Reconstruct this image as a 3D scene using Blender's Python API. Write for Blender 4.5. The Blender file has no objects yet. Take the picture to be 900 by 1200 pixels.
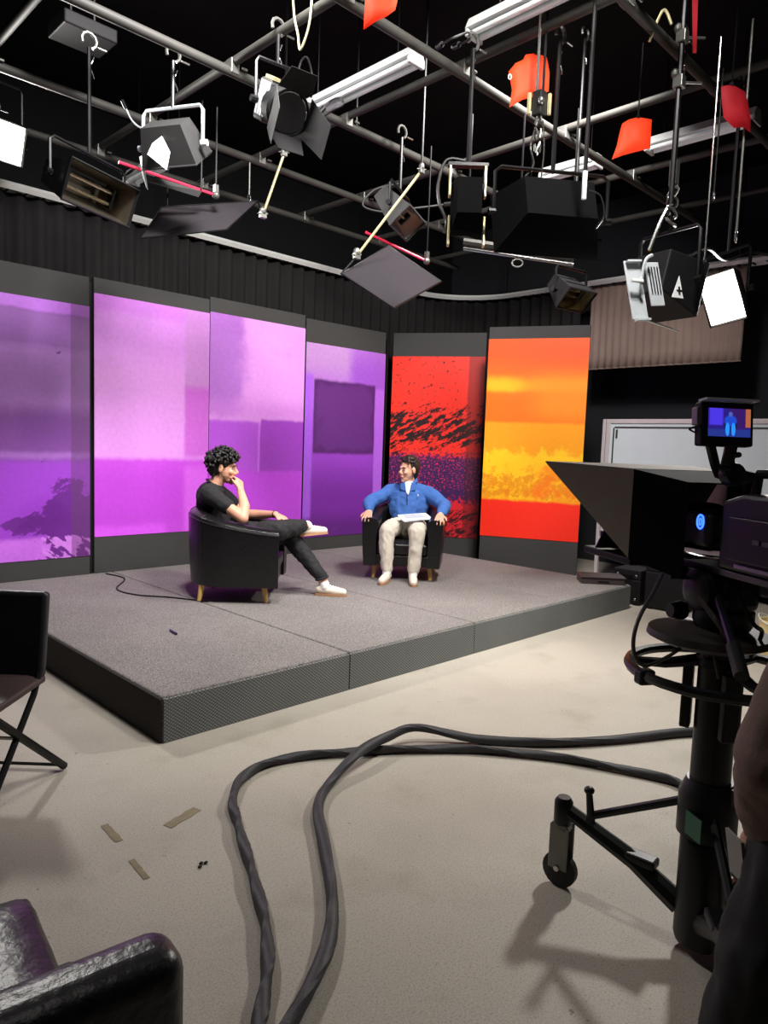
import bpy, bmesh, math, random
from mathutils import Vector, Matrix, noise
random.seed(7)
V = Vector
PI = math.pi
scene = bpy.context.scene
COL = scene.collection

# ---------------------------------------------------------------- camera
# World: X runs along the stage front (away to the right), Y away to the left, Z up; camera above the origin.
CAM_H = 1.5195
PITCH, ROLL, YAW, FPX = 0.0915, 0.0356, 0.7865, 834.53
def _frame():
    cp, sp = math.cos(PITCH), math.sin(PITCH)
    fw, ri, up = V((0, cp, -sp)), V((1, 0, 0)), V((0, sp, cp))
    c, s = math.cos(ROLL), math.sin(ROLL)
    r, u = ri * c + up * s, up * c - ri * s
    M = Matrix.Rotation(-YAW, 3, 'Z')
    return M @ r, M @ u, M @ fw
CR, CU, CF = _frame()
CP = V((0, 0, CAM_H))
cam_data = bpy.data.cameras.new('camera')
cam_data.sensor_fit = 'AUTO'
cam_data.sensor_width = 36
cam_data.lens = FPX / 1200 * 36
cam_data.clip_start = 0.05
cam = bpy.data.objects.new('camera', cam_data)
COL.objects.link(cam)
m3 = Matrix((CR, CU, -CF)).transposed()
cam.matrix_world = Matrix.Translation(CP) @ m3.to_4x4()
scene.camera = cam

# ---------------------------------------------------------------- world and light
scene.view_settings.view_transform = 'Standard'
scene.view_settings.look = 'None'
scene.view_settings.gamma = 1
scene.view_settings.use_curve_mapping = False
scene.view_settings.exposure = 0.1
w = bpy.data.worlds.new('studio_world')
scene.world = w
w.use_nodes = True
w.node_tree.nodes['Background'].inputs['Color'].default_value = (0.85, 0.9, 1, 1)
w.node_tree.nodes['Background'].inputs['Strength'].default_value = 0.02

def area_light(name, loc, target, size, power, color=(1, 1, 1), size_y=None, spread=PI):
    d = bpy.data.lights.new(name, 'AREA')
    d.energy = power
    d.color = color
    d.shape = 'RECTANGLE'
    d.size = size
    d.size_y = size_y or size
    d.spread = spread
    o = bpy.data.objects.new(name, d)
    COL.objects.link(o)
    o.location = loc
    o.rotation_euler = (V(target) - V(loc)).to_track_quat('-Z', 'Y').to_euler()
    return o
# studio soft lights high over the stage front, aimed down at the set
area_light('panel_wash_light', (2.2, 3.2, 4.75), (3.3, 6.6, 1.2), 0.6, 105, (1, 0.96, 0.95), spread=2.0)
area_light('panel_wash_light', (4.6, 2.8, 4.75), (6.4, 5.9, 1.2), 0.6, 128, (1, 0.95, 0.92), spread=2.0)
area_light('key_soft_light', (3.1, 1.5, 4.75), (4.3, 4.7, 0.8), 0.6, 80, (1, 0.96, 0.92), spread=1.8)
area_light('floor_soft_light', (0.9, 0.6, 4.75), (2.0, 1.9, 0.0), 0.8, 5, (1, 0.96, 0.92), spread=2.0)

# ---------------------------------------------------------------- pixel of the survey photo -> point in the room
def ray(x, y): return CF + CR * ((x - 450) / FPX) - CU * ((y - 600) / FPX)
def at_d(x, y, d): return CP + ray(x, y) * d
def at_z(x, y, z=0.0):
    q = ray(x, y)
    return CP + q * ((z - CAM_H) / q.z)
def at_x(x, y, v):
    q = ray(x, y)
    return CP + q * (v / q.x)
def at_y(x, y, v):
    q = ray(x, y)
    return CP + q * (v / q.y)

# ---------------------------------------------------------------- materials
def lin(c):
    def f(v):
        v /= 255
        return v / 12.92 if v <= 0.04045 else ((v + 0.055) / 1.055) ** 2.4
    return (f(c[0]), f(c[1]), f(c[2]), 1)
MATS = {}
def mat(name, rgb, rough=0.6, metal=0.0, var=0.12, scale=20, bump=0.0, bscale=None, emit=None, estr=0.0, coat=0.0, spec=None):
    if name in MATS:
        return MATS[name]
    m = bpy.data.materials.new(name)
    m.use_nodes = True
    nt = m.node_tree
    b = nt.nodes['Principled BSDF']
    L = nt.links
    b.inputs['Roughness'].default_value = rough
    b.inputs['Metallic'].default_value = metal
    if spec is not None:
        b.inputs['Specular IOR Level'].default_value = spec
    if coat:
        b.inputs['Coat Weight'].default_value = coat
    c = lin(rgb)
    tc = nt.nodes.new('ShaderNodeTexCoord')
    nz = nt.nodes.new('ShaderNodeTexNoise')
    nz.inputs['Scale'].default_value = scale
    nz.inputs['Detail'].default_value = 4
    L.new(tc.outputs['Object'], nz.inputs['Vector'])
    mx = nt.nodes.new('ShaderNodeMix')
    mx.data_type = 'RGBA'
    mx.inputs[6].default_value = tuple(v * (1 - var) for v in c[:3]) + (1,)
    mx.inputs[7].default_value = tuple(min(1, v * (1 + var)) for v in c[:3]) + (1,)
    L.new(nz.outputs['Fac'], mx.inputs[0])
    L.new(mx.outputs[2], b.inputs['Base Color'])
    if bump:
        n2 = nt.nodes.new('ShaderNodeTexNoise')
        n2.inputs['Scale'].default_value = bscale or scale * 4
        n2.inputs['Detail'].default_value = 5
        L.new(tc.outputs['Object'], n2.inputs['Vector'])
        bp = nt.nodes.new('ShaderNodeBump')
        bp.inputs['Strength'].default_value = bump
        bp.inputs['Distance'].default_value = 0.01
        L.new(n2.outputs['Fac'], bp.inputs['Height'])
        L.new(bp.outputs['Normal'], b.inputs['Normal'])
    if emit:
        b.inputs['Emission Color'].default_value = lin(emit)
        b.inputs['Emission Strength'].default_value = estr
    MATS[name] = m
    return m

def art(name, base, layers, rough=0.45, emission=0.0, grain=0.10, gscale=30):
    """flat print: rectangles and splatters laid over a base colour, in the print's own 0..1 frame (u right, v up)"""
    m = bpy.data.materials.new(name)
    m.use_nodes = True
    nt = m.node_tree
    N, L = nt.nodes, nt.links
    b = N['Principled BSDF']
    b.inputs['Roughness'].default_value = rough
    tc = N.new('ShaderNodeTexCoord')
    sp = N.new('ShaderNodeSeparateXYZ')
    L.new(tc.outputs['Generated'], sp.inputs[0])
    wob = N.new('ShaderNodeTexNoise')
    wob.inputs['Scale'].default_value = 9
    wob.inputs['Detail'].default_value = 6
    L.new(tc.outputs['Generated'], wob.inputs['Vector'])
    def math_(op, a, bb, clamp=False):
        n = N.new('ShaderNodeMath')
        n.operation = op
        n.use_clamp = clamp
        for i, v in enumerate((a, bb)):
            if isinstance(v, (int, float)):
                n.inputs[i].default_value = v
            else:
                L.new(v, n.inputs[i])
        return n.outputs[0]
    def step(src, a, bb):
        n = N.new('ShaderNodeMapRange')
        n.interpolation_type = 'SMOOTHSTEP'
        L.new(src, n.inputs['Value'])
        n.inputs['From Min'].default_value = a
        n.inputs['From Max'].default_value = bb
        return n.outputs['Result']
    wv = math_('MULTIPLY', math_('SUBTRACT', wob.outputs['Fac'], 0.5), 0.02)
    u = math_('ADD', sp.outputs['X'], wv)
    v = math_('ADD', sp.outputs['Z'], wv)
    rgb = N.new('ShaderNodeRGB')
    rgb.outputs[0].default_value = lin(base)
    cur = rgb.outputs[0]
    for ly in layers:
        kind, u0, u1, v0, v1, soft, col, alpha = ly[:8]
        k = None
        su = soft if not isinstance(soft, tuple) else soft[0]
        sv = soft if not isinstance(soft, tuple) else soft[1]
        for src, a0, a1, s in ((u, u0, u1, su), (v, v0, v1, sv)):
            if a0 > 0:
                q = step(src, a0 - s, a0 + s)
                k = q if k is None else math_('MULTIPLY', k, q)
            if a1 < 1:
                q = math_('SUBTRACT', 1.0, step(src, a1 - s, a1 + s))
                k = q if k is None else math_('MULTIPLY', k, q)
        if kind == 'noise':
            o = ly[8]
            mp = N.new('ShaderNodeMapping')
            mp.inputs['Scale'].default_value = (1, 1, 1.9)
            mp.inputs['Rotation'].default_value = (0, o.get('rot', 0), 0)
            mp.inputs['Location'].default_value = (o.get('seed', 0), 0, 0)
            L.new(tc.outputs['Generated'], mp.inputs['Vector'])
            m2_ = N.new('ShaderNodeMapping')
            m2_.inputs['Scale'].default_value = (o.get('sx', 1), 1, o.get('sz', 1))
            L.new(mp.outputs[0], m2_.inputs['Vector'])
            mp = m2_
            nz = N.new('ShaderNodeTexNoise')
            nz.inputs['Scale'].default_value = o.get('scale', 8)
            nz.inputs['Detail'].default_value = o.get('detail', 6)
            nz.inputs['Roughness'].default_value = o.get('nr', 0.6)
            nz.inputs['Distortion'].default_value = o.get('dist', 0)
            L.new(mp.outputs[0], nz.inputs['Vector'])
            t, ww = o.get('t', 0.55), o.get('w', 0.02)
            if k is not None and o.get('shape', True):
                # the splatter thins out towards the rim of its field
                nn = math_('ADD', nz.outputs['Fac'], math_('MULTIPLY', math_('SUBTRACT', k, 1.0), 0.35))
                k = step(nn, t - ww, t + ww)
            else:
                q = step(nz.outputs['Fac'], t - ww, t + ww)
                k = q if k is None else math_('MULTIPLY', k, q)
        if kind == 'disc':
            cu, cv, ru, rv = ly[8]
            a = math_('DIVIDE', math_('SUBTRACT', sp.outputs['X'], cu), ru)
            c2 = math_('DIVIDE', math_('SUBTRACT', sp.outputs['Z'], cv), rv)
            dd = math_('ADD', math_('MULTIPLY', a, a), math_('MULTIPLY', c2, c2))
            k = math_('SUBTRACT', 1.0, step(dd, 0.7, 1.2))
        fac = alpha if k is None else math_('MULTIPLY', k, alpha)
        mx = N.new('ShaderNodeMix')
        mx.data_type = 'RGBA'
        L.new(cur, mx.inputs[6])
        mx.inputs[7].default_value = lin(col)
        if isinstance(fac, float):
            mx.inputs[0].default_value = fac
        else:
            L.new(fac, mx.inputs[0])
        cur = mx.outputs[2]
    g = N.new('ShaderNodeTexNoise')
    g.inputs['Scale'].default_value = gscale
    g.inputs['Detail'].default_value = 8
    g.inputs['Roughness'].default_value = 0.7
    gmap = N.new('ShaderNodeMapping')
    gmap.inputs['Scale'].default_value = (1, 1, 1.9)
    L.new(tc.outputs['Generated'], gmap.inputs['Vector'])
    L.new(gmap.outputs[0], g.inputs['Vector'])
    gm = N.new('ShaderNodeMapRange')
    L.new(g.outputs['Fac'], gm.inputs['Value'])
    gm.inputs['From Min'].default_value = 0.3
    gm.inputs['From Max'].default_value = 0.7
    gm.inputs['To Min'].default_value = 1 - grain
    gm.inputs['To Max'].default_value = 1 + grain
    vm = N.new('ShaderNodeVectorMath')
    vm.operation = 'SCALE'
    L.new(cur, vm.inputs[0])
    L.new(gm.outputs['Result'], vm.inputs['Scale'])
    L.new(vm.outputs[0], b.inputs['Base Color'])
    if emission:
        L.new(vm.outputs[0], b.inputs['Emission Color'])
        b.inputs['Emission Strength'].default_value = emission
        b.inputs['Base Color'].default_value = (0.01, 0.01, 0.01, 1)
        for l in list(b.inputs['Base Color'].links):
            L.remove(l)
    return m

# ---------------------------------------------------------------- mesh builder
def look(d, up=(0, 0, 1)):
    """rotation whose +Y is d, Z as near up as it can be"""
    y = V(d).normalized()
    x = y.cross(V(up))
    if x.length < 1e-5:
        x = V((1, 0, 0))
    x.normalize()
    z = x.cross(y)
    return Matrix((x, y, z)).transposed().to_4x4()
def T(*a): return Matrix.Translation(V(a[0]) if len(a) == 1 else V(a))
def RZ(a): return Matrix.Rotation(a, 4, 'Z')
def RX(a): return Matrix.Rotation(a, 4, 'X')
def RY(a): return Matrix.Rotation(a, 4, 'Y')

class MB:
    def __init__(self, M=None):
        self.v, self.f = [], []
        self.M = M or Matrix()
    def add(self, vs, fs, M=None):
        n = len(self.v)
        MM = self.M @ M if M is not None else self.M
        self.v += [MM @ V(p) for p in vs]
        self.f += [tuple(i + n for i in f) for f in fs]
        return self
    def box(self, c, s, M=None):
        x, y, z = (k / 2 for k in s)
        vs = [(c[0] + a * x, c[1] + b * y, c[2] + d * z) for a in (-1, 1) for b in (-1, 1) for d in (-1, 1)]
        return self.add(vs, [(0, 1, 3, 2), (4, 6, 7, 5), (0, 4, 5, 1), (2, 3, 7, 6), (0, 2, 6, 4), (1, 5, 7, 3)], M)
    def span(self, a, b, M=None):
        return self.box([(p + q) / 2 for p, q in zip(a, b)], [abs(q - p) for p, q in zip(a, b)], M)
    def slab(self, corners, th, M=None):
        """flat piece through its corner points with a thickness"""
        p = [V(c) for c in corners]
        n = (p[1] - p[0]).cross(p[2] - p[0]).normalized() * th / 2
        k = len(p)
        vs = [q + n for q in p] + [q - n for q in p]
        fs = [tuple(range(k)), tuple(reversed(range(k, 2 * k)))]
        fs += [(i, i + k, (i + 1) % k + k, (i + 1) % k) for i in range(k)]
        return self.add(vs, fs, M)
    def tube(self, pts, r, n=8, M=None, twist=0.0, flat=1.0, closed=False):
        p = [V(q) for q in pts]
        k = len(p)
        rs = r if isinstance(r, (list, tuple)) else [r] * k
        vs, fs = [], []
        nrm = None
        for i in range(k):
            if closed:
                t = p[(i + 1) % k] - p[i - 1]
            else:
                t = p[min(i + 1, k - 1)] - p[max(i - 1, 0)]
            t.normalize()
            if nrm is None:
                nrm = t.orthogonal().normalized()
                if abs(t.z) < 0.7:
                    nrm = (V((0, 0, 1)) - t * t.z).normalized()
            nrm = (nrm - t * nrm.dot(t)).normalized()
            bi = t.cross(nrm)
            for j in range(n):
                a = 2 * PI * j / n
                ca, sa = math.cos(a) * flat, math.sin(a)
                tw = twist * i
                ca, sa = ca * math.cos(tw) - sa * math.sin(tw), ca * math.sin(tw) + sa * math.cos(tw)
                vs.append(p[i] + (nrm * ca + bi * sa) * rs[i])
        for i in range(k if closed else k - 1):
            i2 = (i + 1) % k
            for j in range(n):
                fs.append((i * n + j, i * n + (j + 1) % n, i2 * n + (j + 1) % n, i2 * n + j))
        if not closed:
            fs.append(tuple(reversed(range(n))))
            fs.append(tuple((k - 1) * n + j for j in range(n)))
        return self.add(vs, fs, M)
    def cyl(self, a, b, r, n=12, M=None, r2=None):
        return self.tube([a, b], [r, r if r2 is None else r2], n, M)
    def lathe(self, prof, n=20, M=None):
        vs, fs = [], []
        k = len(prof)
        for (r, z) in prof:
            for j in range(n):
                a = 2 * PI * j / n
                vs.append((r * math.cos(a), r * math.sin(a), z))
        for i in range(k - 1):
            for j in range(n):
                fs.append((i * n + j, i * n + (j + 1) % n, (i + 1) * n + (j + 1) % n, (i + 1) * n + j))
        fs.append(tuple(reversed(range(n))))
        fs.append(tuple((k - 1) * n + j for j in range(n)))
        return self.add(vs, fs, M)
    def ell(self, c, r, M=None, n=12, m=8):
        vs, fs = [(c[0], c[1], c[2] - r[2])], []
        for i in range(1, m):
            t = -PI / 2 + PI * i / m
            for j in range(n):
                a = 2 * PI * j / n
                vs.append((c[0] + r[0] * math.cos(t) * math.cos(a), c[1] + r[1] * math.cos(t) * math.sin(a), c[2] + r[2] * math.sin(t)))
        vs.append((c[0], c[1], c[2] + r[2]))
        for j in range(n):
            fs.append((0, 1 + (j + 1) % n, 1 + j))
            fs.append((len(vs) - 1, 1 + (m - 2) * n + j, 1 + (m - 2) * n + (j + 1) % n))
        for i in range(m - 2):
            for j in range(n):
                fs.append((1 + i * n + j, 1 + i * n + (j + 1) % n, 1 + (i + 1) * n + (j + 1) % n, 1 + (i + 1) * n + j))
        return self.add(vs, fs, M)
    def cap(self, a, ra, b, rb, n=12):
        """tapered capsule"""
        a, b = V(a), V(b)
        d = b - a
        L_ = max(d.length, 1e-4)
        q = look(d)
        prof = []
        for i in range(5):
            t = PI / 2 * (1 - i / 4)
            prof.append((ra * math.cos(t), -ra * math.sin(t)))
        for i in range(5):
            t = PI / 2 * i / 4
            prof.append((rb * math.cos(t), L_ + rb * math.sin(t)))
        prof = [(max(r_, 0.0008), z) for r_, z in prof]
        R = T(a) @ q @ RX(-PI / 2)
        return self.lathe(prof, n, R)
    def chain(self, pts):
        """pts: (point, radius) joined by tapered capsules"""
        for (a, ra), (b, rb) in zip(pts, pts[1:]):
            self.cap(a, ra, b, rb)
        return self
    def mesh(self, name):
        me = bpy.data.meshes.new(name)
        me.from_pydata([tuple(p) for p in self.v], [], self.f)
        bm = bmesh.new()
        bm.from_mesh(me)
        bmesh.ops.recalc_face_normals(bm, faces=bm.faces)
        bm.to_mesh(me)
        bm.free()
        return me
    def build(self, name, m, parent=None, smooth=False, bevel=0.0, seg=2, solid=0.0, subsurf=0):
        me = self.mesh(name)
        o = bpy.data.objects.new(name, me)
        COL.objects.link(o)
        me.materials.append(m)
        if parent:
            o.parent = parent
        if solid:
            s = o.modifiers.new('s', 'SOLIDIFY')
            s.thickness = solid
            s.offset = 0
        if bevel:
            b = o.modifiers.new('b', 'BEVEL')
            b.width = bevel
            b.segments = seg
            b.limit_method = 'ANGLE'
        if subsurf:
            s = o.modifiers.new('ss', 'SUBSURF')
            s.levels = subsurf
            s.render_levels = subsurf
        if smooth:
            me.polygons.foreach_set('use_smooth', [True] * len(me.polygons))
            if smooth == 'auto':
                me.set_sharp_from_angle(angle=math.radians(38))
        return o

def tag(o, label=None, cat=None, group=None, kind=None):
    if label: o['label'] = label
    if cat: o['category'] = cat
    if group: o['group'] = group
    if kind: o['kind'] = kind
    return o
def thing(name, label, cat, loc=(0, 0, 0), rotz=0.0, group=None):
    o = bpy.data.objects.new(name, None)
    COL.objects.link(o)
    o.empty_display_size = 0.1
    o.location = loc
    o.rotation_euler = (0, 0, rotz)
    return tag(o, label, cat, group)
def spline(pts, per=8):
    p = [V(q) for q in pts]
    out = []
    for i in range(len(p) - 1):
        a, b, c, d = p[max(i - 1, 0)], p[i], p[i + 1], p[min(i + 2, len(p) - 1)]
        for k in range(per):
            t = k / per
            out.append(0.5 * ((2 * b) + (c - a) * t + (2 * a - 5 * b + 4 * c - d) * t * t + (3 * b - a - 3 * c + d) * t ** 3))
    out.append(p[-1])
    return out
def voxel(name, mb, m, parent, size=0.008, it=4, fac=0.5, wrinkle=0.0, wscale=9.0, wz=1.0, origin=None):
    """one continuous surface grown over overlapping volumes"""
    me = mb.mesh(name)
    o = bpy.data.objects.new(name, me)
    COL.objects.link(o)
    r = o.modifiers.new('r', 'REMESH')
    r.mode = 'VOXEL'
    r.voxel_size = size
    s = o.modifiers.new('s', 'SMOOTH')
    s.factor = fac
    s.iterations = it
    me.materials.append(m)
    o.parent = parent
    JOBS.append((o, m, wrinkle, wscale, wz))
    return o
JOBS = []
def finish_voxels():
    """turn every grown surface into a plain mesh, one after the other"""
    held = [md for o in bpy.data.objects for md in o.modifiers if md.show_viewport]
    for md in held:
        md.show_viewport = False
    for (o, m, wrinkle, wscale, wz) in JOBS:
        for md in o.modifiers:
            md.show_viewport = True
        dg = bpy.context.evaluated_depsgraph_get()
        dg.update()
        nm = bpy.data.meshes.new_from_object(o.evaluated_get(dg))
        m = o.data.materials[0]
        o.modifiers.clear()
        o.data = nm
        nm.name = o.name
        nm.materials.clear()
        nm.materials.append(m)
        if wrinkle:
            nrm = [vv.normal.copy() for vv in nm.vertices]
            co = []
            for vv, n in zip(nm.vertices, nrm):
                c = vv.co
                k = noise.noise(V((c.x * wscale, c.y * wscale, c.z * wscale * wz))) + 0.5 * noise.noise(V((c.x * wscale * 2.3, c.y * wscale * 2.3 + 5, c.z * wscale * 2.3 * wz)))
                co += (c + n * (k * wrinkle))[:]
            nm.vertices.foreach_set('co', co)
            nm.update()
        nm.polygons.foreach_set('use_smooth', [True] * len(nm.polygons))
    for o in bpy.data.objects:
        for md in o.modifiers:
            md.show_viewport = True

# ---------------------------------------------------------------- shared materials
BLACK = mat('black_paint', (20, 20, 21), 0.6, var=0.3, spec=0.25)
BLACKM = mat('black_metal', (26, 26, 27), 0.38, 0.6, var=0.3)
DARK = mat('dark_grey_paint', (48, 48, 48), 0.6, var=0.2)
GREYM = mat('grey_steel', (120, 120, 116), 0.42, 0.8, var=0.2)
PIPE = mat('dull_pipe_steel', (54, 53, 49), 0.65, 0.1, var=0.3, scale=6)
STEEL = mat('bright_steel', (190, 190, 188), 0.25, 0.95, var=0.15)
WHITE = mat('white_enamel', (215, 218, 218), 0.45, var=0.06)
RUBBER = mat('black_rubber', (24, 23, 24), 0.62, var=0.25, bump=0.1)
LEATHER = mat('black_leather', (20, 19, 21), 0.29, var=0.3, scale=14, bump=0.25, bscale=55)
BEECH = mat('pale_beech_wood', (205, 165, 95), 0.5, var=0.2, scale=12)

# ================================================================ the room
def concrete():
    m = mat('painted_concrete_floor', (176, 169, 156), 0.62, var=0.10, scale=1.1, bump=0.06, bscale=60)
    nt = m.node_tree
    N, L = nt.nodes, nt.links
    b = N['Principled BSDF']
    src = b.inputs['Base Color'].links[0].from_socket
    tc = N.new('ShaderNodeTexCoord')
    # fine aggregate speckle, scuffs and dark flecks
    for sc, t0, t1, col, fac, det in ((150, 0.52, 0.64, (128, 121, 110), 0.5, 4), (30, 0.71, 0.75, (80, 75, 68), 0.7, 3),
                                      (3.2, 0.55, 0.75, (146, 138, 122), 0.6, 8), (0.9, 0.5, 0.7, (150, 143, 130), 0.5, 5),
                                      (190, 0.55, 0.64, (204, 198, 186), 0.45, 3)):
        nz = N.new('ShaderNodeTexNoise')
        nz.inputs['Scale'].default_value = sc
        nz.inputs['Detail'].default_value = det
        L.new(tc.outputs['Object'], nz.inputs['Vector'])
        mr = N.new('ShaderNodeMapRange')
        L.new(nz.outputs['Fac'], mr.inputs['Value'])
        mr.inputs['From Min'].default_value = t0
        mr.inputs['From Max'].default_value = t1
        mr.inputs['To Max'].default_value = fac
        mx = N.new('ShaderNodeMix')
        mx.data_type = 'RGBA'
        L.new(mr.outputs[0], mx.inputs[0])
        L.new(src, mx.inputs[6])
        mx.inputs[7].default_value = lin(col)
        src = mx.outputs[2]
    L.new(src, b.inputs['Base Color'])
    return m
FLOOR = concrete()
X0, X1, Y0, Y1, ZC = -4.0, 9.3, -4.0, 7.9, 5.0
def struct(name, mb, m, **k):
    o = mb.build(name, m, **k)
    o['kind'] = 'structure'
    return o
struct('floor', MB().span((X0, Y0, -0.1), (X1, Y1, 0)), FLOOR)
CEIL = mat('black_painted_ceiling', (20, 20, 20), 0.85, spec=0.1, var=0.3, scale=3)
WALLD = mat('dark_studio_wall', (30, 33, 38), 0.8, var=0.15, scale=4)
struct('ceiling', MB().span((X0, Y0, ZC), (X1, Y1, ZC + 0.1)), CEIL)
struct('wall_left', MB().span((X0, Y1, 0), (X1, Y1 + 0.1, ZC)), mat('black_studio_wall', (19, 20, 22), 0.85, var=0.15, scale=4, spec=0.1))
struct('wall_right', MB().span((X1, Y0, 0), (X1 + 0.1, Y1, ZC)), WALLD)
struct('wall_back', MB().span((X0 - 0.1, Y0, 0), (X0, Y1, ZC)), WALLD)
struct('wall_front', MB().span((X0, Y0 - 0.1, 0), (X1, Y0, ZC)), WALLD)

# ---------------------------------------------------------------- carpeted stage
def carpet(name, rgb, rough=0.95, diag=False):
    m = mat(name, rgb, rough, var=0.16, scale=3, bump=0.5, bscale=260)
    nt = m.node_tree
    N, L = nt.nodes, nt.links
    b = N['Principled BSDF']
    src = b.inputs['Base Color'].links[0].from_socket
    tc = N.new('ShaderNodeTexCoord')
    nz = N.new('ShaderNodeTexNoise')
    nz.inputs['Scale'].default_value = 130
    nz.inputs['Detail'].default_value = 3
    L.new(tc.outputs['Object'], nz.inputs['Vector'])
    fac = nz.outputs['Fac']
    lo, hi = 0.35, 0.65
    if diag:
        # ribbed weave: two crossing families of slanting loops
        prev = None
        for sx in (1, -1):
            mp = N.new('ShaderNodeMapping')
            mp.inputs['Rotation'].default_value = (0, sx * 0.9, 0)
            L.new(tc.outputs['Object'], mp.inputs['Vector'])
            wv = N.new('ShaderNodeTexWave')
            wv.bands_direction = 'X'
            wv.inputs['Scale'].default_value = 22
            wv.inputs['Distortion'].default_value = 1.0
            L.new(mp.outputs[0], wv.inputs['Vector'])
            if prev is not None:
                ad = N.new('ShaderNodeMath')
                ad.operation = 'MULTIPLY'
                L.new(prev, ad.inputs[0])
                L.new(wv.outputs['Fac'], ad.inputs[1])
                fac = ad.outputs[0]
            prev = wv.outputs['Fac']
        lo, hi = 0.0, 0.7
    mr = N.new('ShaderNodeMapRange')
    L.new(fac, mr.inputs['Value'])
    mr.inputs['From Min'].default_value = lo
    mr.inputs['From Max'].default_value = hi
    mr.inputs['To Min'].default_value = 0.45
    mr.inputs['To Max'].default_value = 1.5
    vm = N.new('ShaderNodeVectorMath')
    vm.operation = 'SCALE'
    L.new(src, vm.inputs[0])
    L.new(mr.outputs[0], vm.inputs['Scale'])
    L.new(vm.outputs[0], b.inputs['Base Color'])
    return m
CARPET = carpet('grey_carpet', (126, 121, 118))
CARPETF = carpet('ribbed_carpet', (120, 122, 120), diag=True)
SX0, SX1, SY0, SY1, SH = 1.68, 6.70, 3.18, 6.78, 0.24
DW = (SX1 - SX0) / 4
stage = thing('stage_platform', 'low grey carpeted stage platform the two armchairs stand on', 'stage', (SX0, SY0, 0))
for k in range(4):
    g = 0.004
    dk = MB().span((k * DW + (g if k else 0), 0.012, 0.0), ((k + 1) * DW - (g if k < 3 else 0), SY1 - SY0, SH)).build('deck', CARPET, stage, bevel=0.012)
    MB().span((k * DW + g, 0.0, 0.0), ((k + 1) * DW - g, 0.0115, SH - 0.012)).build('fascia', CARPETF, dk, bevel=0.003)
# dark side skirt on the open left end
MB().span((-0.008, 0.012, 0.0), (-0.0005, SY1 - SY0, SH - 0.014)).build('side_skirt', mat('dark_skirt_cloth', (44, 40, 42), 0.9, var=0.2), stage)

# ---------------------------------------------------------------- printed set panels
BAND = mat('charcoal_panel_board', (54, 54, 53), 0.75, var=0.1, scale=3)
def set_panel(label, a, b, z0, z1, g0, g1, art_mat, inset=(0.0, 0.0), name='set_panel'):
    a, b = V((a[0], a[1], 0)), V((b[0], b[1], 0))
    d = b - a
    wd = d.length
    r = thing(name, label, 'backdrop panel', (a.x, a.y, z0), math.atan2(d.y, d.x), 'printed backdrop panels')
    MB().span((0, 0, 0), (wd, 0.07, z1 - z0)).build('board', BAND, r, bevel=0.004)
    MB().span((inset[0], -0.006, g0 - z0), (wd - inset[1], -0.0005, g1 - z0)).build('print', art_mat, r)
    # strut and foot behind that keep it standing
    MB().tube([(wd / 2, 0.075, 1.7), (wd / 2, 0.30, 0.03)], 0.018).build('brace', BLACK, r)
    MB().span((wd / 2 - 0.03, 0.071, 0), (wd / 2 + 0.03, 0.34, 0.03)).build('foot', BLACK, r)
    return r
def R_(u0, u1, v0, v1, col, soft=0.01, a=1.0): return ('rect', u0, u1, v0, v1, soft, col, a)
# v measured up from the bottom of each print
A1 = art('violet_grey_print', (150, 58, 196), [
    R_(0, 1, 0.39, 1, (126, 66, 152), 0.02),
    R_(0, 1, 0.58, 0.83, (170, 112, 198), 0.04),
    R_(0, 1, 0.83, 0.95, (140, 84, 166), 0.008),
    R_(0, 1, 0.955, 1, (180, 104, 214), 0.008),
    R_(0, 1, 0.395, 0.42, (180, 120, 214), 0.012, 0.5),
    R_(0.5, 1, 0.45, 0.58, (112, 54, 140), 0.05, 0.7),
    R_(0, 1, 0.0, 0.085, (204, 112, 232), 0.012, 0.85),
    ('noise', 0.62, 1, 0.0, 0.27, (0.30, 0.09), (98, 28, 130), 0.95, dict(scale=4.0, t=0.32, w=0.012, detail=9, nr=0.66, rot=0.55, sx=0.7, sz=1.5, seed=2)),
    ('noise', 0.35, 1, 0.10, 0.20, (0.12, 0.05), (98, 28, 130), 0.9, dict(scale=5.0, t=0.44, w=0.012, detail=9, nr=0.66, rot=0.35, sx=0.6, sz=2.2, seed=7)),
    ('noise', 0.6, 1, 0.0, 0.10, (0.1, 0.03), (212, 130, 236), 0.9, dict(scale=9, t=0.50, w=0.012, rot=-0.7, sx=0.7, sz=1.8, seed=3, detail=8)),
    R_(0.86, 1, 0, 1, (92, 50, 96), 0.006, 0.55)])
A2 = art('magenta_print', (196, 72, 218), [
    R_(0, 1, 0.33, 1, (220, 146, 230), 0.015),
    R_(0, 1, 0.75, 1, (204, 126, 222), 0.09, 0.8),
    R_(0, 1, 0.94, 1, (196, 108, 216), 0.02, 0.7),
    R_(0.77, 1, 0.62, 1, (192, 128, 202), 0.02, 0.8),
    R_(0.77, 1, 0.34, 0.66, (198, 90, 208), 0.02, 0.85),
    R_(0.77, 1, 0, 0.30, (212, 98, 230), 0.03, 0.8),
    R_(0.0, 0.76, 0.03, 0.28, (182, 62, 206), 0.06, 0.8),
    R_(0.0, 0.6, 0.0, 0.04, (216, 88, 240), 0.02, 0.7)])
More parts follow.
